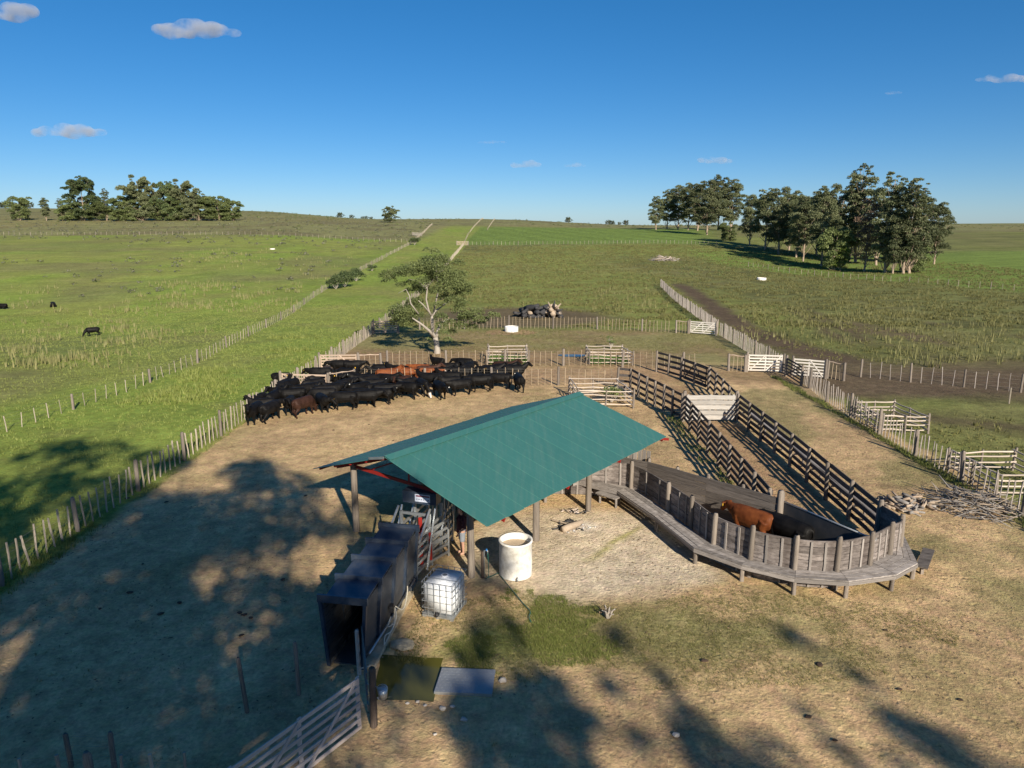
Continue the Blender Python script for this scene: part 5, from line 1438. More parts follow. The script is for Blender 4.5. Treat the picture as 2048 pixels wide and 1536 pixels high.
LEFT = [
    (150, 442, 402, ELOW[1], 9.0, 1.1, 'low bush tree at the left foot of the big dark eucalyptus'),
    (205, 442, 404, ELOW[0], 9.0, 1.2, 'low bush tree at the right foot of the big dark eucalyptus'),
    (268, 442, 398, ELOW[1], 9.0, 1.1, 'low bush tree left of the wide left grove canopy'),
    (360, 442, 402, ELOW[1], 9.0, 1.2, 'low bush tree under the right half of the left grove canopy'),
    (422, 442, 394, ELOW[0], 9.0, 1.1, 'low bush tree under the sloping edge of the left grove'),
    (47, 441, 393, ELOW[0], 9.0, .9, 'bushy tree standing apart at the left end of the left grove'),
    (99, 440, 394, EV[2], 24.0, 1.0, 'thin eucalyptus second from the left end of the left grove'),
    (131, 440, 396, ES[2], 25.0, 1.2, 'small eucalyptus left of the big dark one in the left grove'),
    (174, 442, 354, EL[1], 22.0, .95, 'big dark rounded eucalyptus in the left grove'),
    (219, 441, 376, ES[0], 25.0, .9, 'slender bare stemmed eucalyptus beside the big dark one'),
    (246, 441, 393, ELOW[1], 9.0, 1.0, 'low bushy tree in the dip of the left grove'),
    (291, 441, 353, EL[0], 22.0, .85, 'tall eucalyptus at the left of the wide left grove canopy'),
    (322, 441, 368, EL[2], 22.0, .8, 'eucalyptus in the middle of the wide left grove canopy'),
    (346, 441, 363, EL[1], 22.0, .85, 'eucalyptus right of the middle of the left grove canopy'),
    (376, 441, 361, EL[0], 22.0, .9, 'broad eucalyptus at the right of the left grove canopy'),
    (402, 441, 382, EL[2], 22.0, 1.0, 'sloping edge eucalyptus on the right side of the left grove'),
    (318, 442, 404, ELOW[0], 9.0, 1.2, 'low greyish bush tree in front of the left grove canopy'),
    (442, 441, 393, ELOW[1], 9.0, 1.1, 'bushy tree near the right end of the left grove'),
    (470, 441, 400, ELOW[0], 9.0, 1.0, 'rightmost bushy tree of the left grove'),
]
for (u, vb, vt, me, H0, w, lab) in LEFT:
    tree_px('eucalyptus_tree', lab, me, H0, u, vb, vt, w, group='grove on the left skyline', dist=372)
tree_px('lone_tree', 'lone dark rounded tree on the skyline left of the lane', EL[0], 22.0, 781, 443, 411, 1.15, dist=415)
for (u, vb, vt, w) in ((4, 414, 402, 1.6), (20, 414, 401, 1.7), (36, 415, 403, 1.6), (58, 415, 400, 1.2), (70, 416, 402, 1.2)):
    tree_px('distant_tree', 'distant bluish tree on the far skyline at the left edge', EL[2], 22.0, u, vb, vt, w, group='distant trees at the left edge', dist=640)
for (u, vt) in ((683, 433), (706, 436), (727, 438), (735, 437), (744, 438)):
    tree_px('distant_tree', 'tiny distant tree on the skyline left of the lone dark tree', EL[2], 22.0, u, 443, vt, 1.7, group='tiny trees left of the lone tree', dist=680)
for (u, vt) in ((1215, 443), (1224, 444), (1238, 446), (1250, 442), (1136, 441)):
    tree_px('distant_tree', 'tiny distant tree on the skyline left of the right wood', EL[2], 22.0, u, 452, vt, 1.5, group='tiny trees left of the wood', dist=640)

# the pale-limbed tree in the yard
TY = P(878, 707)
def tp(u, v, dy=0.0):
    Yq = TY.y + dy
    return Vector(((u - 1024) / (FPX * math.cos(PITCH) - math.sin(PITCH) * (v - 768)) * Yq, Yq, zat(Yq, v)))
def zp(x, y, dy=0.0): return tp(640 + x / 4.876, 480 + y / 4.876, dy)
yt = empty('yard_tree', TY, 'old tree with pale twisted limbs and open green crown in the far yard', 'tree')
mb = MB(); k_ = .0093
trunkbase = zp(1150, 1140)
mb.tube([trunkbase + Vector((0, 0, -.3)), trunkbase, zp(1140, 1040), zp(1125, 950)], [0.395, 0.304, 0.251, 0.228], 9)
mb.tube([zp(1125, 950), zp(1098, 900, -.1), zp(1095, 800, -.2), zp(1090, 740, -.2)], [0.198, 0.167, 0.129, 0.114], 8)
mb.tube([zp(1130, 960), zp(1150, 880, .2), zp(1180, 810, .4), zp(1230, 778, .5), zp(1330, 780, .6), zp(1440, 760, .8)], [0.167, 0.144, 0.122, 0.099, 0.076, 0.038], 7)
mb.tube([zp(1110, 940), zp(1060, 880, -.5), zp(995, 825, -.9), zp(900, 760, -1.2)], [0.152, 0.129, 0.099, 0.053], 7)
mb.tube([zp(1090, 745, -.2), zp(1060, 690, -.5), zp(1035, 580, -.7), zp(1045, 480, -.8), zp(1030, 400, -.8)], [0.099, 0.091, 0.076, 0.061, 0.038], 7)
mb.tube([zp(1092, 745, -.2), zp(1130, 690, 0), zp(1220, 622, .3), zp(1310, 560, .6)], [0.099, 0.091, 0.068, 0.038], 7)
mb.tube([zp(1110, 700, 0), zp(1135, 580, .1), zp(1155, 490, .2), zp(1215, 420, .3), zp(1255, 380, .4)], [0.084, 0.076, 0.068, 0.046, 0.030], 7)
mb.tube([zp(1060, 700, -.5), zp(1005, 630, -.8), zp(960, 590, -1.0)], [0.068, 0.053, 0.030], 6)
mb.tube([zp(1150, 590, .1), zp(1230, 560, .3), zp(1310, 540, .5)], [0.046, 0.038, 0.023], 6)
mb.tube([zp(960, 720, -1.0), zp(885, 620, -1.3), zp(870, 540, -1.4), zp(840, 480, -1.4), zp(760, 520, -1.5)], [0.068, 0.061, 0.046, 0.030, 0.015], 6)
mb.tube([zp(1040, 480, -.7), zp(960, 400, -1.0), zp(860, 380, -1.2)], [0.053, 0.038, 0.023], 6)
mb.tube([zp(1155, 490, .2), zp(1140, 380, .2), zp(1130, 220, .2)], [0.053, 0.038, 0.023], 6)
yo = mb.build('trunk', 'bark_grey', yt, True)
cl = []
for (x, y, r_) in ((1130, 240, 120), (1190, 200, 90), (1080, 270, 110), (830, 330, 110), (740, 330, 95), (930, 300, 115), (1010, 320, 110), (1180, 310, 120), (1270, 350, 100), (1330, 420, 100), (1410, 510, 80), (1360, 480, 80), (1300, 470, 85),
                   (830, 740, 110), (760, 690, 90), (900, 660, 90), (770, 800, 85), (950, 740, 70), (840, 830, 70), (1430, 780, 105), (1520, 720, 85), (1360, 700, 75), (1370, 840, 70), (1480, 850, 60), (1550, 780, 60), (1050, 500, 70), (1230, 570, 80), (1120, 120, 50), (690, 390, 60),
                   (960, 480, 60), (1000, 420, 80), (1190, 830, 60), (1180, 760, 70), (1300, 600, 80), (1100, 400, 80), (1220, 420, 80), (860, 430, 60), (1090, 960, 32), (950, 600, 60), (1150, 640, 50), (640, 370, 40)):
    p = zp(x, y, RNG.uniform(-1.8, 1.8)); cl.append((p - Vector(yt.location), r_ * k_ * 1.12))
cme = crown_mesh('crown', cl + [(c_ + Vector(RNG.normal(0, .8, 3)), r_ * .75) for c_, r_ in cl], 760, .15, 'leaf_mid', np.random.default_rng(5), flat=.75, up=.2)
o = bpy.data.objects.new('crown', cme); o.parent = yt; COL.objects.link(o)

def bush(label, c, r_, h, mat='leaf_mid', leaf=.26, dens=230, seed=1, cat='bush', name='bush'):
    rg = np.random.default_rng(seed); b = empty(name, c, label, cat)
    mb = MB(); cl = []
    for k in range(9):
        a = k * 2.4; q = r_ * math.sqrt((k + .5) / 9) * .75
        t = Vector((q * math.cos(a), q * math.sin(a), h * (.35 + .5 * rg.random())))
        mb.tube([Vector((0, 0, -.05)), t * .6 + Vector((0, 0, .05)), t], [.04, .03, .012], 5); cl.append((t, r_ * .5))
    me = mb.mesh('stem', 'bark_grey'); o = bpy.data.objects.new('stem', me); o.parent = b; COL.objects.link(o)
    cm = crown_mesh('foliage', cl, dens, leaf, mat, rg, flat=.8); o = bpy.data.objects.new('foliage', cm); o.parent = b; COL.objects.link(o)
bush('dark green bush at the left field fence, lowest of a row of three', G(672, 578), 1.9, 2.6, 'leaf_dark', seed=3)
bush('green bush in the middle of the three at the left field fence', G(690, 574), 2.1, 2.7, 'leaf_dark', seed=4)
bush('bush at the upper end of the three by the left field fence', G(712, 562), 1.8, 2.6, 'leaf_dark', seed=5)
bush('small dark bush on the left field fence above the bushes', G(744, 542), 1.1, 1.3, 'leaf_dark', seed=6)
bush('small bush on the fence near the top of the lane', G(829, 490), 2.0, 2.4, 'leaf_dark', seed=7)
bush('small sapling behind the feeder by the puddle', P(1221, 697), .5, 1.25, 'leaf_mid', .12, 600, 8, 'sapling', 'sapling')
bush('leafy shrub growing inside the feeder behind the roof ridge', Vector((6.6, 46.0, 0)), .8, .9, 'leaf_mid', .14, 500, 9)
bush('dry twiggy plant on the olive grass in front of the tub', P(1215, 1236), .35, .45, 'leaf_dry', .05, 420, 10, 'plant', 'dry_plant')

# tall trees behind the viewpoint: their shade lies across the foreground
EN = [euc(211 + k, 27.0, w, n, hb=hb, clump=c_, leaf=.42, dens=d_) for k, (w, n, hb, c_, d_) in enumerate(((5.0, 32, .30, .082, 66), (4.4, 30, .34, .076, 66), (5.5, 34, .28, .086, 66), (1.5, 28, .26, .042, 95)))]
NEAR = [(-9.0, -12.5, 0, .95, 1.00), (-2.0, -15.5, 2, 1.0, 1.0), (3.5, -12.0, 1, .93, 1.0), (8.5, -18.0, 0, .97, .85), (14.5, -22.5, 3, .93, 1.2), (18.6, -26.0, 3, .87, 1.35), (21.9, -26.0, 3, .91, .9), (27.0, -26.0, 3, .915, .9), (24.2, -29.5, 3, .90, .75), (1.5, -21.0, 2, 1.0, .95)]
NLAB = ['nearest eucalyptus behind the viewpoint at the left', 'tall eucalyptus behind the viewpoint, left of its middle', 'eucalyptus behind the viewpoint in the middle', 'eucalyptus behind the viewpoint, right of its middle',
        'slim eucalyptus behind the viewpoint, first to the right', 'slim eucalyptus behind the viewpoint, second to the right', 'slim eucalyptus behind the viewpoint, third to the right', 'slim eucalyptus behind the viewpoint, farthest right', 'slim eucalyptus behind the viewpoint in the back row', 'broad eucalyptus behind the viewpoint in the back row']
for (x, y, k, s, w), lab in zip(NEAR, NLAB):
    plant_tree('eucalyptus_tree', lab, EN[k], Vector((x, y, 0)), (s * w, s * w, s), x * 1.3, group='shade trees behind the viewpoint')

# ------------------------------------------------------------------ cattle
def remeshed(mb, name, voxel, smooth_it=6, decim=None):
    me = mb.mesh(name, None); ob = bpy.data.objects.new(name, me); COL.objects.link(ob)
    m = ob.modifiers.new('r', 'REMESH'); m.mode = 'VOXEL'; m.voxel_size = voxel
    s = ob.modifiers.new('s', 'SMOOTH'); s.iterations = smooth_it; s.factor = .5
    if decim: d = ob.modifiers.new('d', 'DECIMATE'); d.ratio = decim
    bpy.context.view_layer.update()
    dg = bpy.context.evaluated_depsgraph_get()
    out = bpy.data.meshes.new_from_object(ob.evaluated_get(dg)); out.name = name
    bpy.data.objects.remove(ob)
    out.polygons.foreach_set('use_smooth', [True] * len(out.polygons))
    return out

def rings(mb, rr, n=14):
    """loft of upright ellipses: (x, y, z, half width, half height, tilt)"""
    vs = []; fs = []
    for (x, y, z, w, h, tl) in rr:
        for k in range(n):
            a = 2 * math.pi * k / n
            dy = w * math.cos(a); dz = h * math.sin(a)
            vs.append((x - dz * math.sin(tl), y + dy, z + dz * math.cos(tl)))
    m = len(rr)
    for i in range(m - 1):
        for k in range(n): fs.append((i * n + k, i * n + (k + 1) % n, (i + 1) * n + (k + 1) % n, (i + 1) * n + k))
    fs.append(tuple(range(n - 1, -1, -1))); fs.append(tuple(range((m - 1) * n, m * n)))
    mb.add(vs, fs)

def cow_shape(head='up', turn=0.0, stride=0.0, lying=False):
    mb = MB(); z0 = -.52 if lying else 0.0
    rings(mb, [(-.90, 0, 1.00, .14, .16, 0), (-.86, 0, .99, .25, .27, 0), (-.76, 0, .97, .31, .35, 0), (-.52, 0, .96, .34, .38, 0), (-.2, 0, .935, .37, .405, 0), (.12, 0, .92, .385, .43, 0), (.42, 0, .925, .36, .425, 0), (.64, 0, .935, .32, .41, 0), (.80, 0, .95, .26, .36, 0), (.92, 0, .99, .17, .26, 0)])
    if head == 'up': neck = [(.70, 1.06, .24, .33), (.95, 1.20, .18, .25), (1.14, 1.36, .145, .185), (1.26, 1.46, .125, .14)]; hd = (-.60, .52)
    elif head == 'level': neck = [(.70, 1.02, .24, .33), (.98, 1.06, .18, .25), (1.20, 1.12, .145, .185), (1.34, 1.15, .125, .14)]; hd = (-.85, .52)
    else: neck = [(.70, .98, .24, .33), (.97, .82, .18, .25), (1.16, .62, .145, .185), (1.27, .48, .125, .14)]; hd = (-1.15, .50)
    ct, st_n = math.cos(turn), math.sin(turn)
    def tw_(x, y, z):
        f = max(0, x - .8) / .6; ang = turn * min(1, f); dx = x - .8
        return (.8 + dx * math.cos(ang) - y * math.sin(ang), dx * math.sin(ang) + y * math.cos(ang), z)
    pts = [tw_(x, 0, z) for (x, z, w, h) in neck]
    mb.tube(pts, [max(w, h) * .98 for (x, z, w, h) in neck], 12, sq=(.72, 1.0))
    hx, hzv, _, _ = neck[-1]
    def hp(t, y=0, up=0):
        return tw_(hx - .03 + math.cos(hd[0]) * t * hd[1] - math.sin(hd[0]) * up, y, hzv + math.sin(hd[0]) * t * hd[1] + math.cos(hd[0]) * up)
    mb.tube([hp(-.12), hp(.1), hp(.4), hp(.7), hp(.95), hp(1.05)], [.11, .16, .15, .112, .105, .07], 12, sq=(.82, 1.0))
    mb.ell(hp(.02, 0, .07), (.10, .10, .07), 10, 6)
    for s in (-1, 1):                              # ears
        e0 = Vector(hp(.06, s * .10, .06)); e1 = Vector(hp(.02, s * .19, .07)); e2 = Vector(hp(.0, s * .29, .04))
        mb.tube([e0, e1, e2], [.04, .075, .026], 8, sq=(1.0, .6))
    if not lying:
        for s, sg in ((-1, 1), (1, -1)):
            d = stride * sg
            mb.tube([(.60, s * .17, .92), (.58 + d * .2, s * .19, .66), (.60 + d * .6, s * .18, .42), (.60 + d * .8, s * .18, .38), (.59 + d * 1.0, s * .18, .14), (.62 + d * 1.0, s * .18, .07), (.64 + d, s * .18, 0)], [.19, .14, .085, .078, .052, .062, .075], 10)
            d = -stride * sg
            mb.tube([(-.62, s * .16, 1.0), (-.56 + d * .3, s * .20, .74), (-.62 + d * .5, s * .20, .58), (-.78 + d * .8, s * .19, .44), (-.80 + d * .9, s * .18, .38), (-.73 + d, s * .18, .13), (-.70 + d, s * .18, .07), (-.68 + d, s * .18, 0)], [.25, .20, .14, .082, .07, .05, .06, .075], 10)
    else:
        for s in (-1, 1):
            mb.tube([(.5, s * .22, .75), (.75, s * .28, .62), (.5, s * .34, .58)], [.15, .09, .07], 8)
            mb.tube([(-.6, s * .2, .85), (-.35, s * .36, .65), (-.75, s * .42, .58)], [.26, .16, .08], 8)
    mb.tube([(-.88, 0, 1.20), (-.965, 0, 1.10), (-.985, .01, .85), (-.97, .02, .62), (-.96, .02, .52), (-.96, .03, .38)], [.05, .038, .028, .026, .045, .02], 8)
    if lying: mb.v = [(x, y, max(z + z0 * .98, .0)) for (x, y, z) in mb.v]
    ear = Vector(hp(.0, .23, .02))
    return mb, ear + (Vector((0, 0, z0)) if lying else Vector()), Vector(hp(.55))
VAR = {}
for nm, args in {'a': ('up', .35, .06), 'b': ('level', -.3, .10), 'c': ('level', .7, -.08), 'd': ('down', .2, .12), 'e': ('up', -.8, .0), 'f': ('level', 0.05, .05)}.items():
    mb, ear, hc = cow_shape(*args)
    VAR[nm] = (remeshed(mb, 'cow_' + nm, .028, 5), ear, hc)
mb, ear, hc = cow_shape('level', .5, 0, True); VAR['lie'] = (remeshed(mb, 'cow_lying', .032, 5), ear, hc)
tagm = {k: MB().bar((0, 0, 0), (0, 0, -.10), .075, .012, up=(1, 0, 0)).mesh('ear_tag', k) for k in ('tagy', 'tagw')}
_cm = {}
def cow_mesh(var, mat):
    if (var, mat) not in _cm:
        me = VAR[var][0].copy(); me.materials.clear(); me.materials.append(M[mat])
        if 'face' in mat:
            co = np.empty(len(me.vertices) * 3); me.vertices.foreach_get('co', co); co = co.reshape(-1, 3)
            dd = np.linalg.norm(co - np.array(VAR[var][2]), axis=1); a = me.attributes.new('patch', 'FLOAT', 'POINT'); a.data.foreach_set('value', (1 - sstep(.20, .30, dd)).astype(np.float32))
        _cm[(var, mat)] = me
    return _cm[(var, mat)]
def cow(x, y, heading, var='a', mat='cow_black', s=1.0, label='', group=None, tagc=None, name='cow'):
    o = bpy.data.objects.new(name, cow_mesh(var, mat)); o.location = (x, y, gz(x, y) + .02); o.rotation_euler = (0, 0, heading); s *= .885; o.scale = (s, s * random.uniform(.93, 1.10), s * random.uniform(.97, 1.03))
    COL.objects.link(o); tag(o, label, 'cow', group)
    if tagc:
        t = bpy.data.objects.new('ear_tag', tagm[tagc]); t.parent = o; t.location = VAR[var][1]; t.rotation_euler = (0, 0, .3); COL.objects.link(t)
    return o
D = math.radians
placed = []
def seg(x, y, h, L=.76): return (Vector((x - math.cos(h) * L, y - math.sin(h) * L)), Vector((x + math.cos(h) * L * 1.25, y + math.sin(h) * L * 1.25)))
def segdist(a, b):
    best = 9
    for s in np.linspace(0, 1, 5):
        p = a[0] + (a[1] - a[0]) * s
        for t in np.linspace(0, 1, 5):
            q = b[0] + (b[1] - b[0]) * t; best = min(best, (p - q).length)
    return best
def herd(u, v, deg, var, mat, s, label, group=None, tagc=None):
    q = P(u, v); h = D(deg); placed.append(seg(q.x, q.y, h)); return cow(q.x, q.y, h, var, mat, s, label, group, tagc)
herd(511, 846, -95, 'a', 'cow_black', 1.0, 'black cow facing the viewer, leftmost of the herd by the picket fence')
herd(541, 842, 72, 'b', 'cow_black', 1.0, 'black cow walking away beside the leftmost cow of the herd')
herd(548, 818, 80, 'a', 'cow_black', .98, 'black cow close to the picket fence behind the two leftmost cows')
herd(607, 832, 62, 'd', 'cow_brown', .98, 'dark brown cow seen from behind at the front left of the herd')
herd(588, 812, 200, 'b', 'cow_black', 1.0, 'black cow left of and behind the dark brown one', None, 'tagy')
herd(690, 819, 186, 'd', 'cow_black', 1.0, 'black cow with lowered head in the front row right of the dark brown one')
herd(732, 815, 10, 'f', 'cow_black', .98, 'black cow in the front row with its head turned away right of the lowered head')
herd(648, 812, 190, 'd', 'cow_black', 1.0, 'black cow in the second row behind the dark brown one')
herd(770, 801, 12, 'f', 'cow_black', .98, 'black cow in the front row left of the white faced one', None, 'tagy')
herd(815, 797, -20, 'b', 'cow_black', .98, 'black cow with a yellow tag two places left of the white face', None, 'tagy')
herd(846, 790, -62, 'd', 'cow_face', .98, 'black cow with a white face lowered towards the ground')
herd(880, 796, -64, 'f', 'cow_black', 1.0, 'black cow facing the viewer with a white ear tag', None, 'tagw')
herd(922, 790, 205, 'f', 'cow_black', .98, 'black cow in the front row, first right of the one with the white tag')
herd(962, 783, 190, 'b', 'cow_black', 1.0, 'black cow in the front row, second right of the one with the white tag')
herd(1000, 777, 172, 'f', 'cow_black', .96, 'black cow next to the rightmost one of the herd', None, 'tagy')
herd(1038, 782, 100, 'b', 'cow_black', .98, 'rightmost black cow of the herd, seen from behind', None, 'tagw')
cow(*P(775, 769)[:2], D(15), 'a', 'cow_red', .98, 'red-brown cow with raised head in the back of the herd', None, 'tagy'); placed.append(seg(*P(775, 769)[:2], D(15)))
cow(*P(818, 766)[:2], D(185), 'f', 'cow_redface', .98, 'red-brown cow with a pale nose in the back of the herd'); placed.append(seg(*P(818, 766)[:2], D(185)))
cow(*P(858, 767)[:2], D(-8), 'f', 'cow_redface', .98, 'red-brown cow with a white face, rightmost of the red ones in the herd'); placed.append(seg(*P(858, 767)[:2], D(-8)))
cow(*P(842, 757)[:2], D(170), 'b', 'cow_red', .95, 'red-brown cow behind the white faced red one'); placed.append(seg(*P(842, 757)[:2], D(170)))
herd(876, 738, 150, 'e', 'cow_black', .80, 'black calf standing apart in front of the pale tree trunk')
herd(929, 742, 165, 'f', 'cow_black', .86, 'black calf standing apart behind the herd, right of the tree trunk')
BLK = 'black cow packed among others in the middle of the herd'
BGR = 'black cattle packed in the herd'
poly = [P(*p) for p in ((520, 838), (560, 838), (640, 826), (760, 812), (850, 790), (950, 788), (1010, 778), (1030, 762), (930, 757), (880, 776), (760, 778), (700, 776), (560, 792), (515, 820))]
poly2 = [P(*p) for p in ((560, 770), (690, 764), (760, 758), (920, 756), (1030, 752), (1030, 766), (560, 775))]
def inside(p, pg):
    c = False
    for i in range(len(pg)):
        a, b = pg[i], pg[i - 1]
        if (a.y > p[1]) != (b.y > p[1]) and p[0] < (b.x - a.x) * (p[1] - a.y) / (b.y - a.y) + a.x: c = not c
    return c
rg = random.Random(44); cnt = 0
for pg, mx, tries in ((poly, 62, 14000), (poly2, 22, 4000)):
    c0_ = 0
    xs = [p.x for p in pg]; ys = [p.y for p in pg]
    for _ in range(tries):
        if c0_ >= mx: break
        x, y = rg.uniform(min(xs), max(xs)), rg.uniform(min(ys), max(ys))
        if not inside((x, y), pg): continue
        if abs(y - 51.05) < .55: continue
        h = D(rg.choice((0, 180, 180, 20, 205, 160, -60, -110, 70)) + rg.gauss(0, 22)) if pg is poly else D(rg.choice((0, 180)) + rg.gauss(0, 12))
        sgm = seg(x, y, h)
        if min((s.y for s in sgm)) < 51.3 and max(s.y for s in sgm) > 50.8: continue
        if any(segdist(sgm, t) < .46 for t in placed): continue
        placed.append(sgm); c0_ += 1
        cow(x, y, h, rg.choice('aaebcdf'), 'cow_black' if rg.random() > .06 else 'cow_brown', rg.uniform(.90, 1.04), BLK if pg is poly else 'black cow standing behind the wire fence at the back of the herd', BGR if pg is poly else 'black cattle behind the herd fence', rg.choice((None, None, 'tagy', 'tagw')))
for (u, v, dg_, s) in ((683, 748, 185, .95), (706, 748, 10, .92)):
    q = P(u, v); cow(q.x, q.y, D(dg_), 'f', 'cow_black', s, 'black cow lying low in front of the large tan gate, %s one' % ('left' if u < 700 else 'right'))
# cattle in the fields
q = G(187, 672); cow(q.x, q.y, D(215), 'd', 'cow_black', .86, 'black cow grazing alone in the left field')
q = G(107, 614); cow(q.x, q.y, D(120), 'lie', 'cow_black', 1.05, 'black cow lying in the left field above the grazing one')
q = G(4, 617); cow(q.x, q.y, D(185), 'lie', 'cow_black', 1.05, 'black cow lying at the left edge of the photo')
q = G(1856, 510); cow(q.x, q.y, D(180), 'b', 'cow_black', 1.1, 'far black cow right of the wood, left one of two')
q = G(1869, 511); cow(q.x, q.y, D(170), 'd', 'cow_black', 1.1, 'far black cow right of the wood, right one of two')
# cattle in the tub
cow(8.95, 24.7, D(131), 'b', 'cow_red', 1.02, 'red-brown cow standing in the crowding tub', None, 'tagy')
cow(9.98, 23.75, D(124), 'f', 'cow_black', 1.06, 'black cow standing in the tub behind the red-brown one', None, 'tagy')

# ------------------------------------------------------------------ person under the shed
M['skin'] = simple('skin', (0.42, 0.24, 0.17), rough=0.55, var=.06, scale=12)
M['shirt'] = simple('maroon_shirt', (0.045, 0.010, 0.018), rough=0.85, scale=10, var=.15)
M['shorts'] = simple('grey_shorts', (0.20, 0.22, 0.25), rough=0.85, scale=12, var=.12)
M['hair'] = simple('dark_hair', (0.02, 0.014, 0.010), rough=0.7)
def person(loc, rz):
    mb = MB()
    mb.tube([(0, 0, .86), (0, 0, 1.0), (0, .01, 1.2), (0, 0, 1.38), (0, -.01, 1.46)], [.155, .145, .16, .17, .09], 12, sq=(.70, 1.0))
    mb.tube([(0, -.005, 1.42), (.015, -.0, 1.56)], [.058, .055], 10)
    mb.ell((.025, 0, 1.655), (.098, .076, .122), 14, 10); mb.ell((.055, 0, 1.60), (.06, .055, .065), 10, 7)
    mb.tube([(.115, 0, 1.67), (.138, 0, 1.635)], [.010, .016], 6)
    for s in (-1, 1):
        mb.ell((.02, s * .078, 1.65), (.022, .010, .032), 8, 6)
        mb.tube([(0, s * .085, .92), (.01 * s, s * .10, .70), (.015 * s, s * .105, .50), (-.01, s * .105, .44), (-.015, s * .105, .30), (-.02, s * .105, .09), (-.01, s * .105, .05)], [.105, .088, .062, .058, .056, .038, .042], 10)
        mb.tube([(-.05, s * .105, .035), (.04, s * .11, .045), (.15, s * .12, .03), (.19, s * .12, .025)], [.036, .045, .040, .022], 8)
        el = (-.02 + .04 * (s > 0), s * .245, 1.12); wr = (.08 + .10 * (s > 0), s * .24, .89)
        mb.tube([(0, s * .17, 1.40), (-.01, s * .205, 1.33), el, (.03, s * .245, 1.04), wr], [.058, .052, .040, .040, .027], 9)
        d = (Vector(wr) - Vector(el)).normalized(); w = Vector(wr); side = Vector((0, -s, 0)); fw = d.cross(side).normalized()
        mb.tube([w, w + d * .04, w + d * .085], [.028, .038, .036], 8, sq=(.55, 1.0))
        for k, (o_, L) in enumerate(((-.03, .065), (-.01, .08), (.01, .075), (.028, .058))):
            b0 = w + d * .08 + fw * o_; mb.tube([b0, b0 + d * L * .5 + side * .004, b0 + d * L * .95 + side * .018], [.010, .0095, .008], 6)
        b0 = w + d * .03 + fw * .035; mb.tube([b0, b0 + fw * .022 + d * .03, b0 + fw * .022 + d * .06 + side * .012], [.012, .011, .009], 6)
    body = remeshed(mb, 'person', .012, 3); body.materials.append(M['skin'])
    p = bpy.data.objects.new('person', body); p.location = loc; p.rotation_euler = (0, 0, rz); COL.objects.link(p)
    tag(p, 'person in a dark maroon shirt and grey shorts standing beside the crush', 'person')
    def cloth(mb, name, mat, vox=.014):
        me = remeshed(mb, name, vox, 4); me.materials.append(M[mat]); o = bpy.data.objects.new(name, me); o.parent = p; COL.objects.link(o)
    sh = MB(); sh.tube([(0, 0, .84), (0, 0, .98), (0, .01, 1.2), (0, 0, 1.37), (0, -.01, 1.45), (0, 0, 1.50)], [.19, .178, .185, .195, .12, .075], 14, sq=(.76, 1.0))
    for s in (-1, 1): sh.tube([(0, s * .14, 1.41), (-.01, s * .205, 1.34), (-.015, s * .235, 1.18), (-.02 + .04 * (s > 0), s * .247, 1.08)], [.075, .075, .066, .064], 10)
    cloth(sh, 'shirt', 'shirt')
    so = MB(); so.tube([(0, 0, .98), (0, 0, .84), (0, 0, .78)], [.172, .178, .16], 14, sq=(.82, 1.0))
    for s in (-1, 1): so.tube([(0, s * .085, .86), (.01 * s, s * .10, .70), (.013 * s, s * .108, .52)], [.118, .108, .098], 12)
    cloth(so, 'shorts', 'shorts')
    ha = MB(); ha.ell((.0, 0, 1.70), (.100, .086, .095), 12, 8); ha.ell((-.035, 0, 1.65), (.075, .08, .10), 12, 8); cloth(ha, 'hair', 'hair')
q = P(924, 1108); person((q.x, q.y, .02), D(200))
q2 = C(1.9, 1.0, 0)

# ------------------------------------------------------------------ grass, weeds, scrub, droppings
def blades(pos, h, w, mat, name, label, nb=4, spread=.05, lean=.35, tint=None, rng=RNG):
    """tufts of pointed blades joined into one mesh"""
    n = len(pos); pos = np.repeat(pos, nb, axis=0); hh = np.repeat(h, nb) * rng.uniform(.6, 1.15, n * nb); ww = np.repeat(w, nb)
    a = rng.uniform(0, 2 * np.pi, n * nb); sp = spread * hh / max(1e-6, float(np.mean(hh)))
    base = pos + np.stack([np.cos(a) * sp, np.sin(a) * sp, np.zeros_like(a)], 1) * rng.uniform(0, 1, n * nb)[:, None]
    b = rng.uniform(0, 2 * np.pi, n * nb); sx = np.stack([np.cos(b), np.sin(b), np.zeros_like(b)], 1) * (ww / 2)[:, None]
    tip = base + np.stack([np.cos(a) * lean * hh, np.sin(a) * lean * hh, hh], 1)
    mid = base * .45 + tip * .55 + np.array([0, 0, .12])[None] * hh[:, None] * .6
    v = np.stack([base - sx - np.array([0, 0, .02]), base + sx - np.array([0, 0, .02]), tip], 1).reshape(-1, 3)
    f = np.arange(3 * n * nb).reshape(-1, 3)
    tn_ = np.repeat(rng.uniform(0, 1, n) if tint is None else tint, nb) * .7 + rng.uniform(0, .3, n * nb)
    o = bpy.data.objects.new(name, fast_mesh(name, v, f, mat, False, {'tint': ('FACE', tn_)})); COL.objects.link(o)
    return tag(o, label, 'grass' if 'weed' not in name else 'weeds', kind='stuff')

def scatter(n, x0, x1, y0, y1, keep, power=1.0, rng=RNG):
    x = rng.uniform(x0, x1, n); y = y0 + (y1 - y0) * rng.uniform(0, 1, n) ** power
    k = keep(x, y); x = x[k]; y = y[k]
    return np.stack([x, y, hz(x, y) + (fbm(x, y, 14.0, 8, 3) - .5) * 0.5 * sstep(85, 140, np.hypot(x, y)) + (fbm(x, y, 3.0, 5, 3) - .5) * .10 * (1 - sstep(60, 130, y))], 1)
def U(n, a, b): return RNG.uniform(a, b, n)

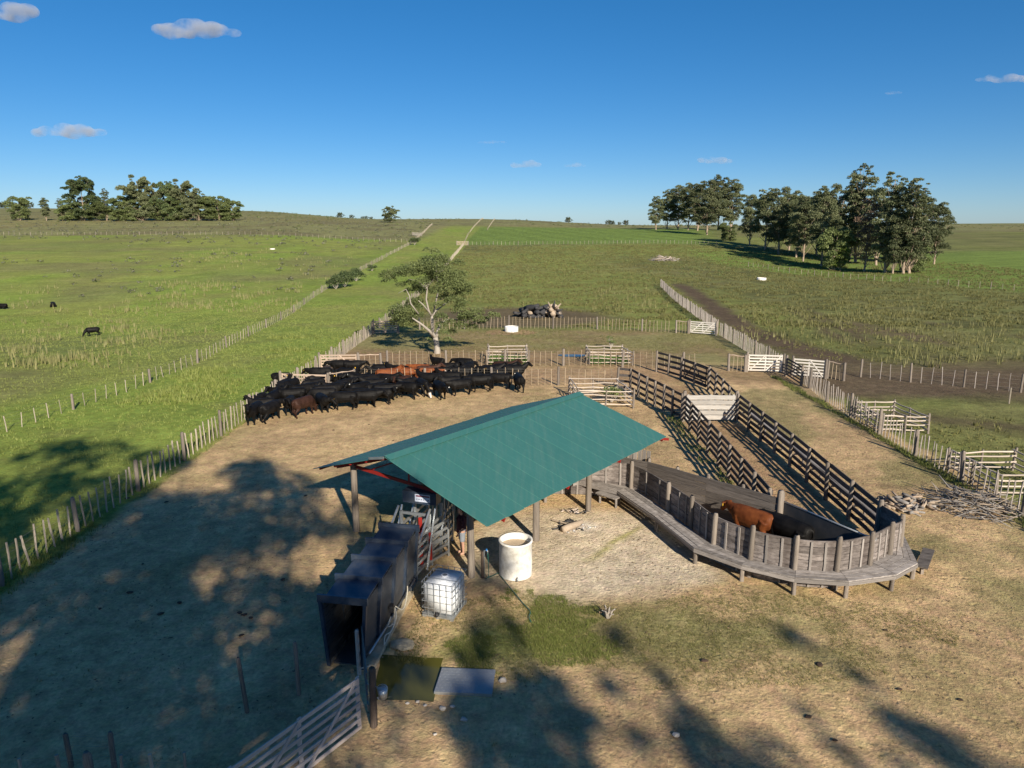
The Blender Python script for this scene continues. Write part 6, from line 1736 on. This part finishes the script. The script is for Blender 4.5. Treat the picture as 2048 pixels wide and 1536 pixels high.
# lane and near left field
p = scatter(46000, -75, -16.5, 17, 110, lambda x, y: (x > -.75 * y - 4) & (fbm(x, y, 2.0, 301) > .36), 1.2)
blades(p, U(len(p), .08, .20), U(len(p), .025, .05), 'grass_green', 'lane_grass', 'short green grass of the lane and the near left field', 4, .09)
p = scatter(2600, -26, -17, 45, 75, lambda x, y: fbm(x, y, 3.0, 302) > .58)
blades(p, U(len(p), .2, .42), U(len(p), .06, .1), 'grass_green', 'tall_grass', 'darker tall grass patches beside the left picket fence', 5, .14)
# pasture beyond the back fence
p = scatter(60000, -16, 120, 82, 255, lambda x, y: (x < .75 * y + 5) & (fbm(x, y, 2.6, 303) > .44) & ~((x > 19) & (x < 34) & (y < 140) & (np.abs(x - np.interp(y, [76, 92, 112, 135], [26.2, 27.6, 30.2, 32.5])) < 2.2)) & (np.hypot((x - .5) / 12, (y - 90) / 9) > 1), 1.3)
blades(p, U(len(p), .14, .42), U(len(p), .06, .16), 'grass_olive', 'pasture_grass', 'rough olive tussocks across the middle pasture', 5, .18)
p = scatter(9000, 22, 75, 24, 82, lambda x, y: (x < .75 * y + 3) & ((y < 43) | (y > 60)) & (fbm(x, y, 2.6, 304) > .42))
blades(p, U(len(p), .10, .30), U(len(p), .03, .09), 'grass_olive', 'pasture_grass', 'rough grass outside the right fence', 5, .12)
# far yard
p = scatter(9000, -14, 21, 64, 79.5, lambda x, y: fbm(x, y, 2.0, 305) > .42)
blades(p, U(len(p), .05, .13), U(len(p), .02, .05), 'grass_olive', 'yard_grass', 'thin grass of the far yard', 4, .08)
# front yard: dry tufts and greener strip
p = scatter(15000, -16, 20.5, 11, 50, lambda x, y: (fbm(x, y, 3.2, 306) > .53) & (np.hypot((x - 3) / 5.2, (y - 24.2) / 3.8) > 1) & ~((x > 8.5) & (x < 13.6) & (y > 22)) & ~((x > -5.6) & (x < -2) & (y > 16) & (y < 27)) & ~((np.abs(x - pc.x) < .9) & (np.abs(y - pc.y) < .7)))
blades(p, U(len(p), .025, .075), U(len(p), .012, .03), 'grass_dry', 'dry_grass', 'short dry grass tufts on the bare yard', 4, .06)
p = scatter(26000, -3.2, 13, 15.5, 21.5, lambda x, y: (fbm(x, y, 1.6, 307) > .40) & (np.hypot((x - 4.2) / 8.6, (y - 18.5) / 2.6) < 1) & (np.hypot((x - 3.2) / 5.4, (y - 24.2) / 4.0) > 1.0))
blades(p, U(len(p), .02, .065), U(len(p), .010, .022), 'grass_olive', 'olive_grass', 'olive grass strip in front of the tub and shed', 4, .05)
p = scatter(16000, -2.2, 3.0, 16.4, 21.2, lambda x, y: (fbm(x, y, 1.1, 308) > .34 + .28 * np.hypot((x - .7) / 2.8, (y - 18.7) / 2.4) ** 2) & (np.hypot((x - .7) / 2.8, (y - 18.7) / 2.4) < 1.1) & ~((x > -2.9) & (x < -1.2) & (y > 18.9)) & ~((np.abs(x - pc.x) < .9) & (np.abs(y - pc.y) < .7)))
blades(p, U(len(p), .03, .09), U(len(p), .010, .022), 'grass_green', 'green_grass', 'green grass patch in front of the caged tank and round tank', 4, .06)
p = scatter(7000, 18.9, 20.9, 24, 54, lambda x, y: (np.abs(x - 20.35) < .1 + .55 * fbm(x, y, 1.5, 309) ** 2))
blades(p, U(len(p), .08, .24), U(len(p), .015, .035), 'grass_green', 'fence_grass', 'lush grass along the foot of the right picket fence', 4, .08)
p = scatter(4200, -17.4, -15.9, 18, 80, lambda x, y: fbm(x, y, 1.5, 310) > .42)
blades(p, U(len(p), .10, .28), U(len(p), .015, .04), 'grass_green', 'fence_grass', 'grass along the foot of the left picket fence', 4, .08)
for (x0, x1, y0, y1, lab) in ((-1.9, 1.2, 59.1, 61.9, 'lush grass inside the feeder by the tree trunk'), (6.7, 9.8, 59.0, 61.6, 'lush grass inside the feeder by the puddle')):
    p = scatter(2600, x0, x1, y0, y1, lambda x, y: x > -99)
    blades(p, U(len(p), .18, .42), U(len(p), .03, .06), 'grass_lush', 'feeder_grass', lab, 4, .09)
p = scatter(2600, 7.2, 10.3, 26.5, 43, lambda x, y: (np.abs(x - 9.75 + (y - 26) * .0) < .45) & (fbm(x, y, 1.2, 311) > .42))
blades(p, U(len(p), .08, .2), U(len(p), .015, .03), 'grass_green', 'corral_grass', 'weedy grass along the left corral fence', 4, .07)

# straw and clods trodden into the yard
def litter(n, name, label, mat, l0, l1, w, keep, zz=.012, cat='litter'):
    p = scatter(n, -16, 20.5, 11, 49, keep); n = len(p); p[:, 2] += zz
    a = RNG.uniform(0, 2 * np.pi, n); L = RNG.uniform(l0, l1, n); el = RNG.normal(0, .12, n)
    d = np.stack([np.cos(a), np.sin(a), el], 1) * (L / 2)[:, None]; q = np.stack([-np.sin(a), np.cos(a), np.zeros(n)], 1) * (w / 2) * RNG.uniform(.6, 1.5, n)[:, None]
    up = np.array([0, 0, 1.0])[None] * w * .5
    v = np.stack([p - d, p - q, p + d, p + q, p + up], 1).reshape(-1, 3); b = (np.arange(n) * 5)[:, None]
    f = np.concatenate([b + np.array([[0, 1, 4]]), b + np.array([[1, 2, 4]]), b + np.array([[2, 3, 4]]), b + np.array([[3, 0, 4]])])
    o = bpy.data.objects.new(name, fast_mesh(name, v, f, mat, False, {'tint': ('FACE', np.tile(RNG.uniform(0, 1, n), 4))})); COL.objects.link(o); tag(o, label, cat, kind='stuff')
M['straw'] = leafmat('trodden_straw', (0.28, 0.20, 0.10), (0.52, 0.42, 0.24), .1)
M['clod'] = leafmat('dark_clods', (0.09, 0.06, 0.036), (0.26, 0.185, 0.11), .0)
open_ground = lambda x, y: ~((x > 9.9) & (x < 13.6) & (y > 22)) & ~((np.abs(x - pc.x) < 1.0) & (np.abs(y - pc.y) < .8)) & (fbm(x, y, 2.4, 355) > .40)
litter(26000, 'straw_litter', 'bits of straw trodden into the bare yard', 'straw', .05, .16, .012, open_ground)
litter(8000, 'dirt_clods', 'small dark clods of earth scattered over the bare yard', 'clod', .04, .12, .045, lambda x, y: open_ground(x, y) & (fbm(x, y, 1.7, 356) > .50), .006)

# tall pale weeds
def weeds(name, label, centers, per, rad, hmin, hmax):
    P_ = []
    for c in centers:
        k = RNG.poisson(per); x = c[0] + RNG.normal(0, rad, k); y = c[1] + RNG.normal(0, rad, k); P_.append(np.stack([x, y, hz(x, y)], 1))
    P_ = np.concatenate(P_); blades(P_, U(len(P_), hmin, hmax), U(len(P_), .05, .11), 'plume', name, label, 4, .10, .12)
def cl_px(boxes):
    out = []
    for (u0, u1, v0, v1, n) in boxes:
        for _ in range(n):
            q = G(RNG.uniform(u0, u1), RNG.uniform(v0, v1)); out.append((q.x, q.y))
    return out
weeds('tall_weeds', 'tall pale seeding weeds across the left field', cl_px([(300, 600, 565, 625, 95), (0, 330, 640, 740, 70), (180, 420, 590, 680, 30), (350, 560, 500, 540, 40), (0, 120, 560, 640, 12), (560, 720, 510, 560, 18)]), 6, .8, .45, .95)
weeds('tall_weeds', 'tall pale weeds at the lower edge of the right pasture', cl_px([(1490, 1780, 610, 690, 60), (1750, 2048, 630, 730, 75), (1180, 1340, 575, 625, 40), (930, 980, 580, 605, 8), (1600, 2048, 560, 640, 30)]), 5, .7, .4, .85)

# low grey scrub on the upper slopes
def scrubs(name, label, n, x0, x1, y0, y1, keep, r0, r1, mat):
    p = scatter(n, x0, x1, y0, y1, keep); V = []; T_ = []; S_ = []
    for q in p:
        r_ = RNG.uniform(r0, r1); k = 16
        V.append(dome(q + np.array([0, 0, r_ * .25]), r_, k, RNG, .6)); T_.append(np.clip(RNG.normal(RNG.uniform(.2, .8), .15, k), 0, 1)); S_.append(np.full(k, r_ * .55))
    V = np.concatenate(V); S_ = np.concatenate(S_); v, f = leaf_quads(V, 1.0, .3, RNG, .7)
    v = (v.reshape(-1, 4, 3) - V[:, None]) * S_[:, None, None] + V[:, None]
    o = bpy.data.objects.new(name, fast_mesh(name, v.reshape(-1, 3), f, mat, False, {'tint': ('FACE', np.concatenate(T_))})); COL.objects.link(o); tag(o, label, 'scrub', kind='stuff')
scrubs('grey_scrub', 'grey scrub dotted over the slopes above the left field', 2600, -330, -22, 120, 420, lambda x, y: (x > -.76 * y - 5) & (x < -38 - y * .01) & ((y > 285) | (fbm(x, y, 30, 333) > .56)), .3, .95, 'scrub')
scrubs('dark_scrub', 'dark scrub dotted over the slopes on the skyline', 1500, -330, 420, 280, 700, lambda x, y: (np.abs(x) < .78 * y) & ((y > 460) | (x < -40)) & (np.abs(x + 20) > 20), .4, 1.1, 'leaf_mid')
scrubs('pasture_scrub', 'dark tussocks dotted over the upper pasture', 700, -12, 60, 150, 258, lambda x, y: fbm(x, y, 14, 334) > .45, .25, .5, 'leaf_mid')

# droppings scattered on the yard
dm = [rock('d', (0, 0, 0), (.14, .11, .028), 50 + k, 'dung', 9, 5).mesh('dung', 'dung', True) for k in range(3)]
for k in range(26):
    if k < 13: u, v = RNG.uniform(120, 620), RNG.uniform(960, 1330)
    elif k < 21: u, v = RNG.uniform(1180, 2000), RNG.uniform(1200, 1500)
    else: u, v = RNG.uniform(560, 1000), RNG.uniform(840, 930)
    q = P(u, v)
    if S0 and (-1.5 < (q - S0).dot(SA) < 11.5) and (-2 < (q - S0).dot(SB) < 7.5): continue
    if abs(q.x - pc.x) < 1.6 and abs(q.y - pc.y) < 1.2: continue
    if abs((q - T0).dot(TS)) < .9 and -.6 < (q - T0).dot(TD) < 5: continue
    o = bpy.data.objects.new('dung', dm[k % 3]); o.location = (q.x, q.y, .02); o.rotation_euler = (0, 0, RNG.uniform(0, 6)); s = RNG.uniform(.35, .85); o.scale = (s, s, s * .8)
    COL.objects.link(o); zn = ('shaded left yard', 'open ground in front of the tub', 'yard between the herd and the roof')[0 if k < 13 else 1 if k < 21 else 2]
    tag(o, 'dark dried dropping on the ' + zn, 'dung', 'droppings on the ' + zn)

# ------------------------------------------------------------------ clouds
cm_, cn, cb = new_mat('cloud_vapour')
cn.nodes.remove(cb)
pv = cn.nodes.new('ShaderNodeVolumePrincipled'); pv.inputs['Color'].default_value = (0.97, 0.97, 0.99, 1); pv.inputs['Anisotropy'].default_value = 0.0
ctc = cn.nodes.new('ShaderNodeTexCoord'); cnz = cn.nodes.new('ShaderNodeTexNoise'); cnz.inputs['Scale'].default_value = 0.011; cnz.inputs['Detail'].default_value = 4
cmr = cn.nodes.new('ShaderNodeMapRange'); cmr.inputs[1].default_value = .40; cmr.inputs[2].default_value = .72; cmr.inputs[4].default_value = .016
cn.links.new(ctc.outputs['Object'], cnz.inputs['Vector']); cn.links.new(cnz.outputs[0], cmr.inputs[0]); cn.links.new(cmr.outputs[0], pv.inputs['Density'])
cn.links.new(pv.outputs[0], cn.nodes['Material Output'].inputs['Volume'])
CD_ = 5200.0
for (u, v, w, h, n, lab) in ((392, 64, 165, 34, 9, 'largest white cloud in the upper left of the sky'), (140, 268, 140, 26, 8, 'flat pinkish cloud above the left grove'), (28, 32, 80, 34, 6, 'pale cloud in the top left corner'),
                             (1430, 323, 66, 15, 5, 'small grey cloud above the right wood'), (1052, 331, 58, 15, 5, 'small flat cloud above the end of the lane'), (1150, 332, 42, 9, 4, 'tiny flat cloud right of the one above the lane'),
                             (2010, 160, 110, 16, 6, 'thin bright cloud streak at the right edge'), (1786, 187, 30, 7, 3, 'tiny bright cloud left of the streak at the right edge'), (985, 285, 50, 7, 3, 'faint thin cloud high above the lane')):
    yd = FPX * math.cos(PITCH) - math.sin(PITCH) * (v - 768); c = Vector(((u - 1024) / yd * CD_, CD_, zat(CD_, v))); k = CD_ / FPX
    rgc = random.Random(u); mb = MB()
    for i in range(n):
        t = (i + .5) / n - .5; big = (1 - (2 * t) ** 2) ** .6
        r_ = h * k * .5 * (.35 + .65 * big) * rgc.uniform(.7, 1.1)
        mb.ell((t * w * k * .9, rgc.uniform(-.3, .3) * h * k, r_ * .35 + rgc.uniform(-.1, .1) * h * k), (max(r_ * 1.5, w * k / n * .9), r_ * 1.6, r_), 12, 8)
    me = remeshed(mb, 'cloud', max(5.0, h * k * .10), 4); me.materials.append(cm_)
    o = bpy.data.objects.new('cloud', me); o.location = c; COL.objects.link(o); tag(o, lab, 'cloud')
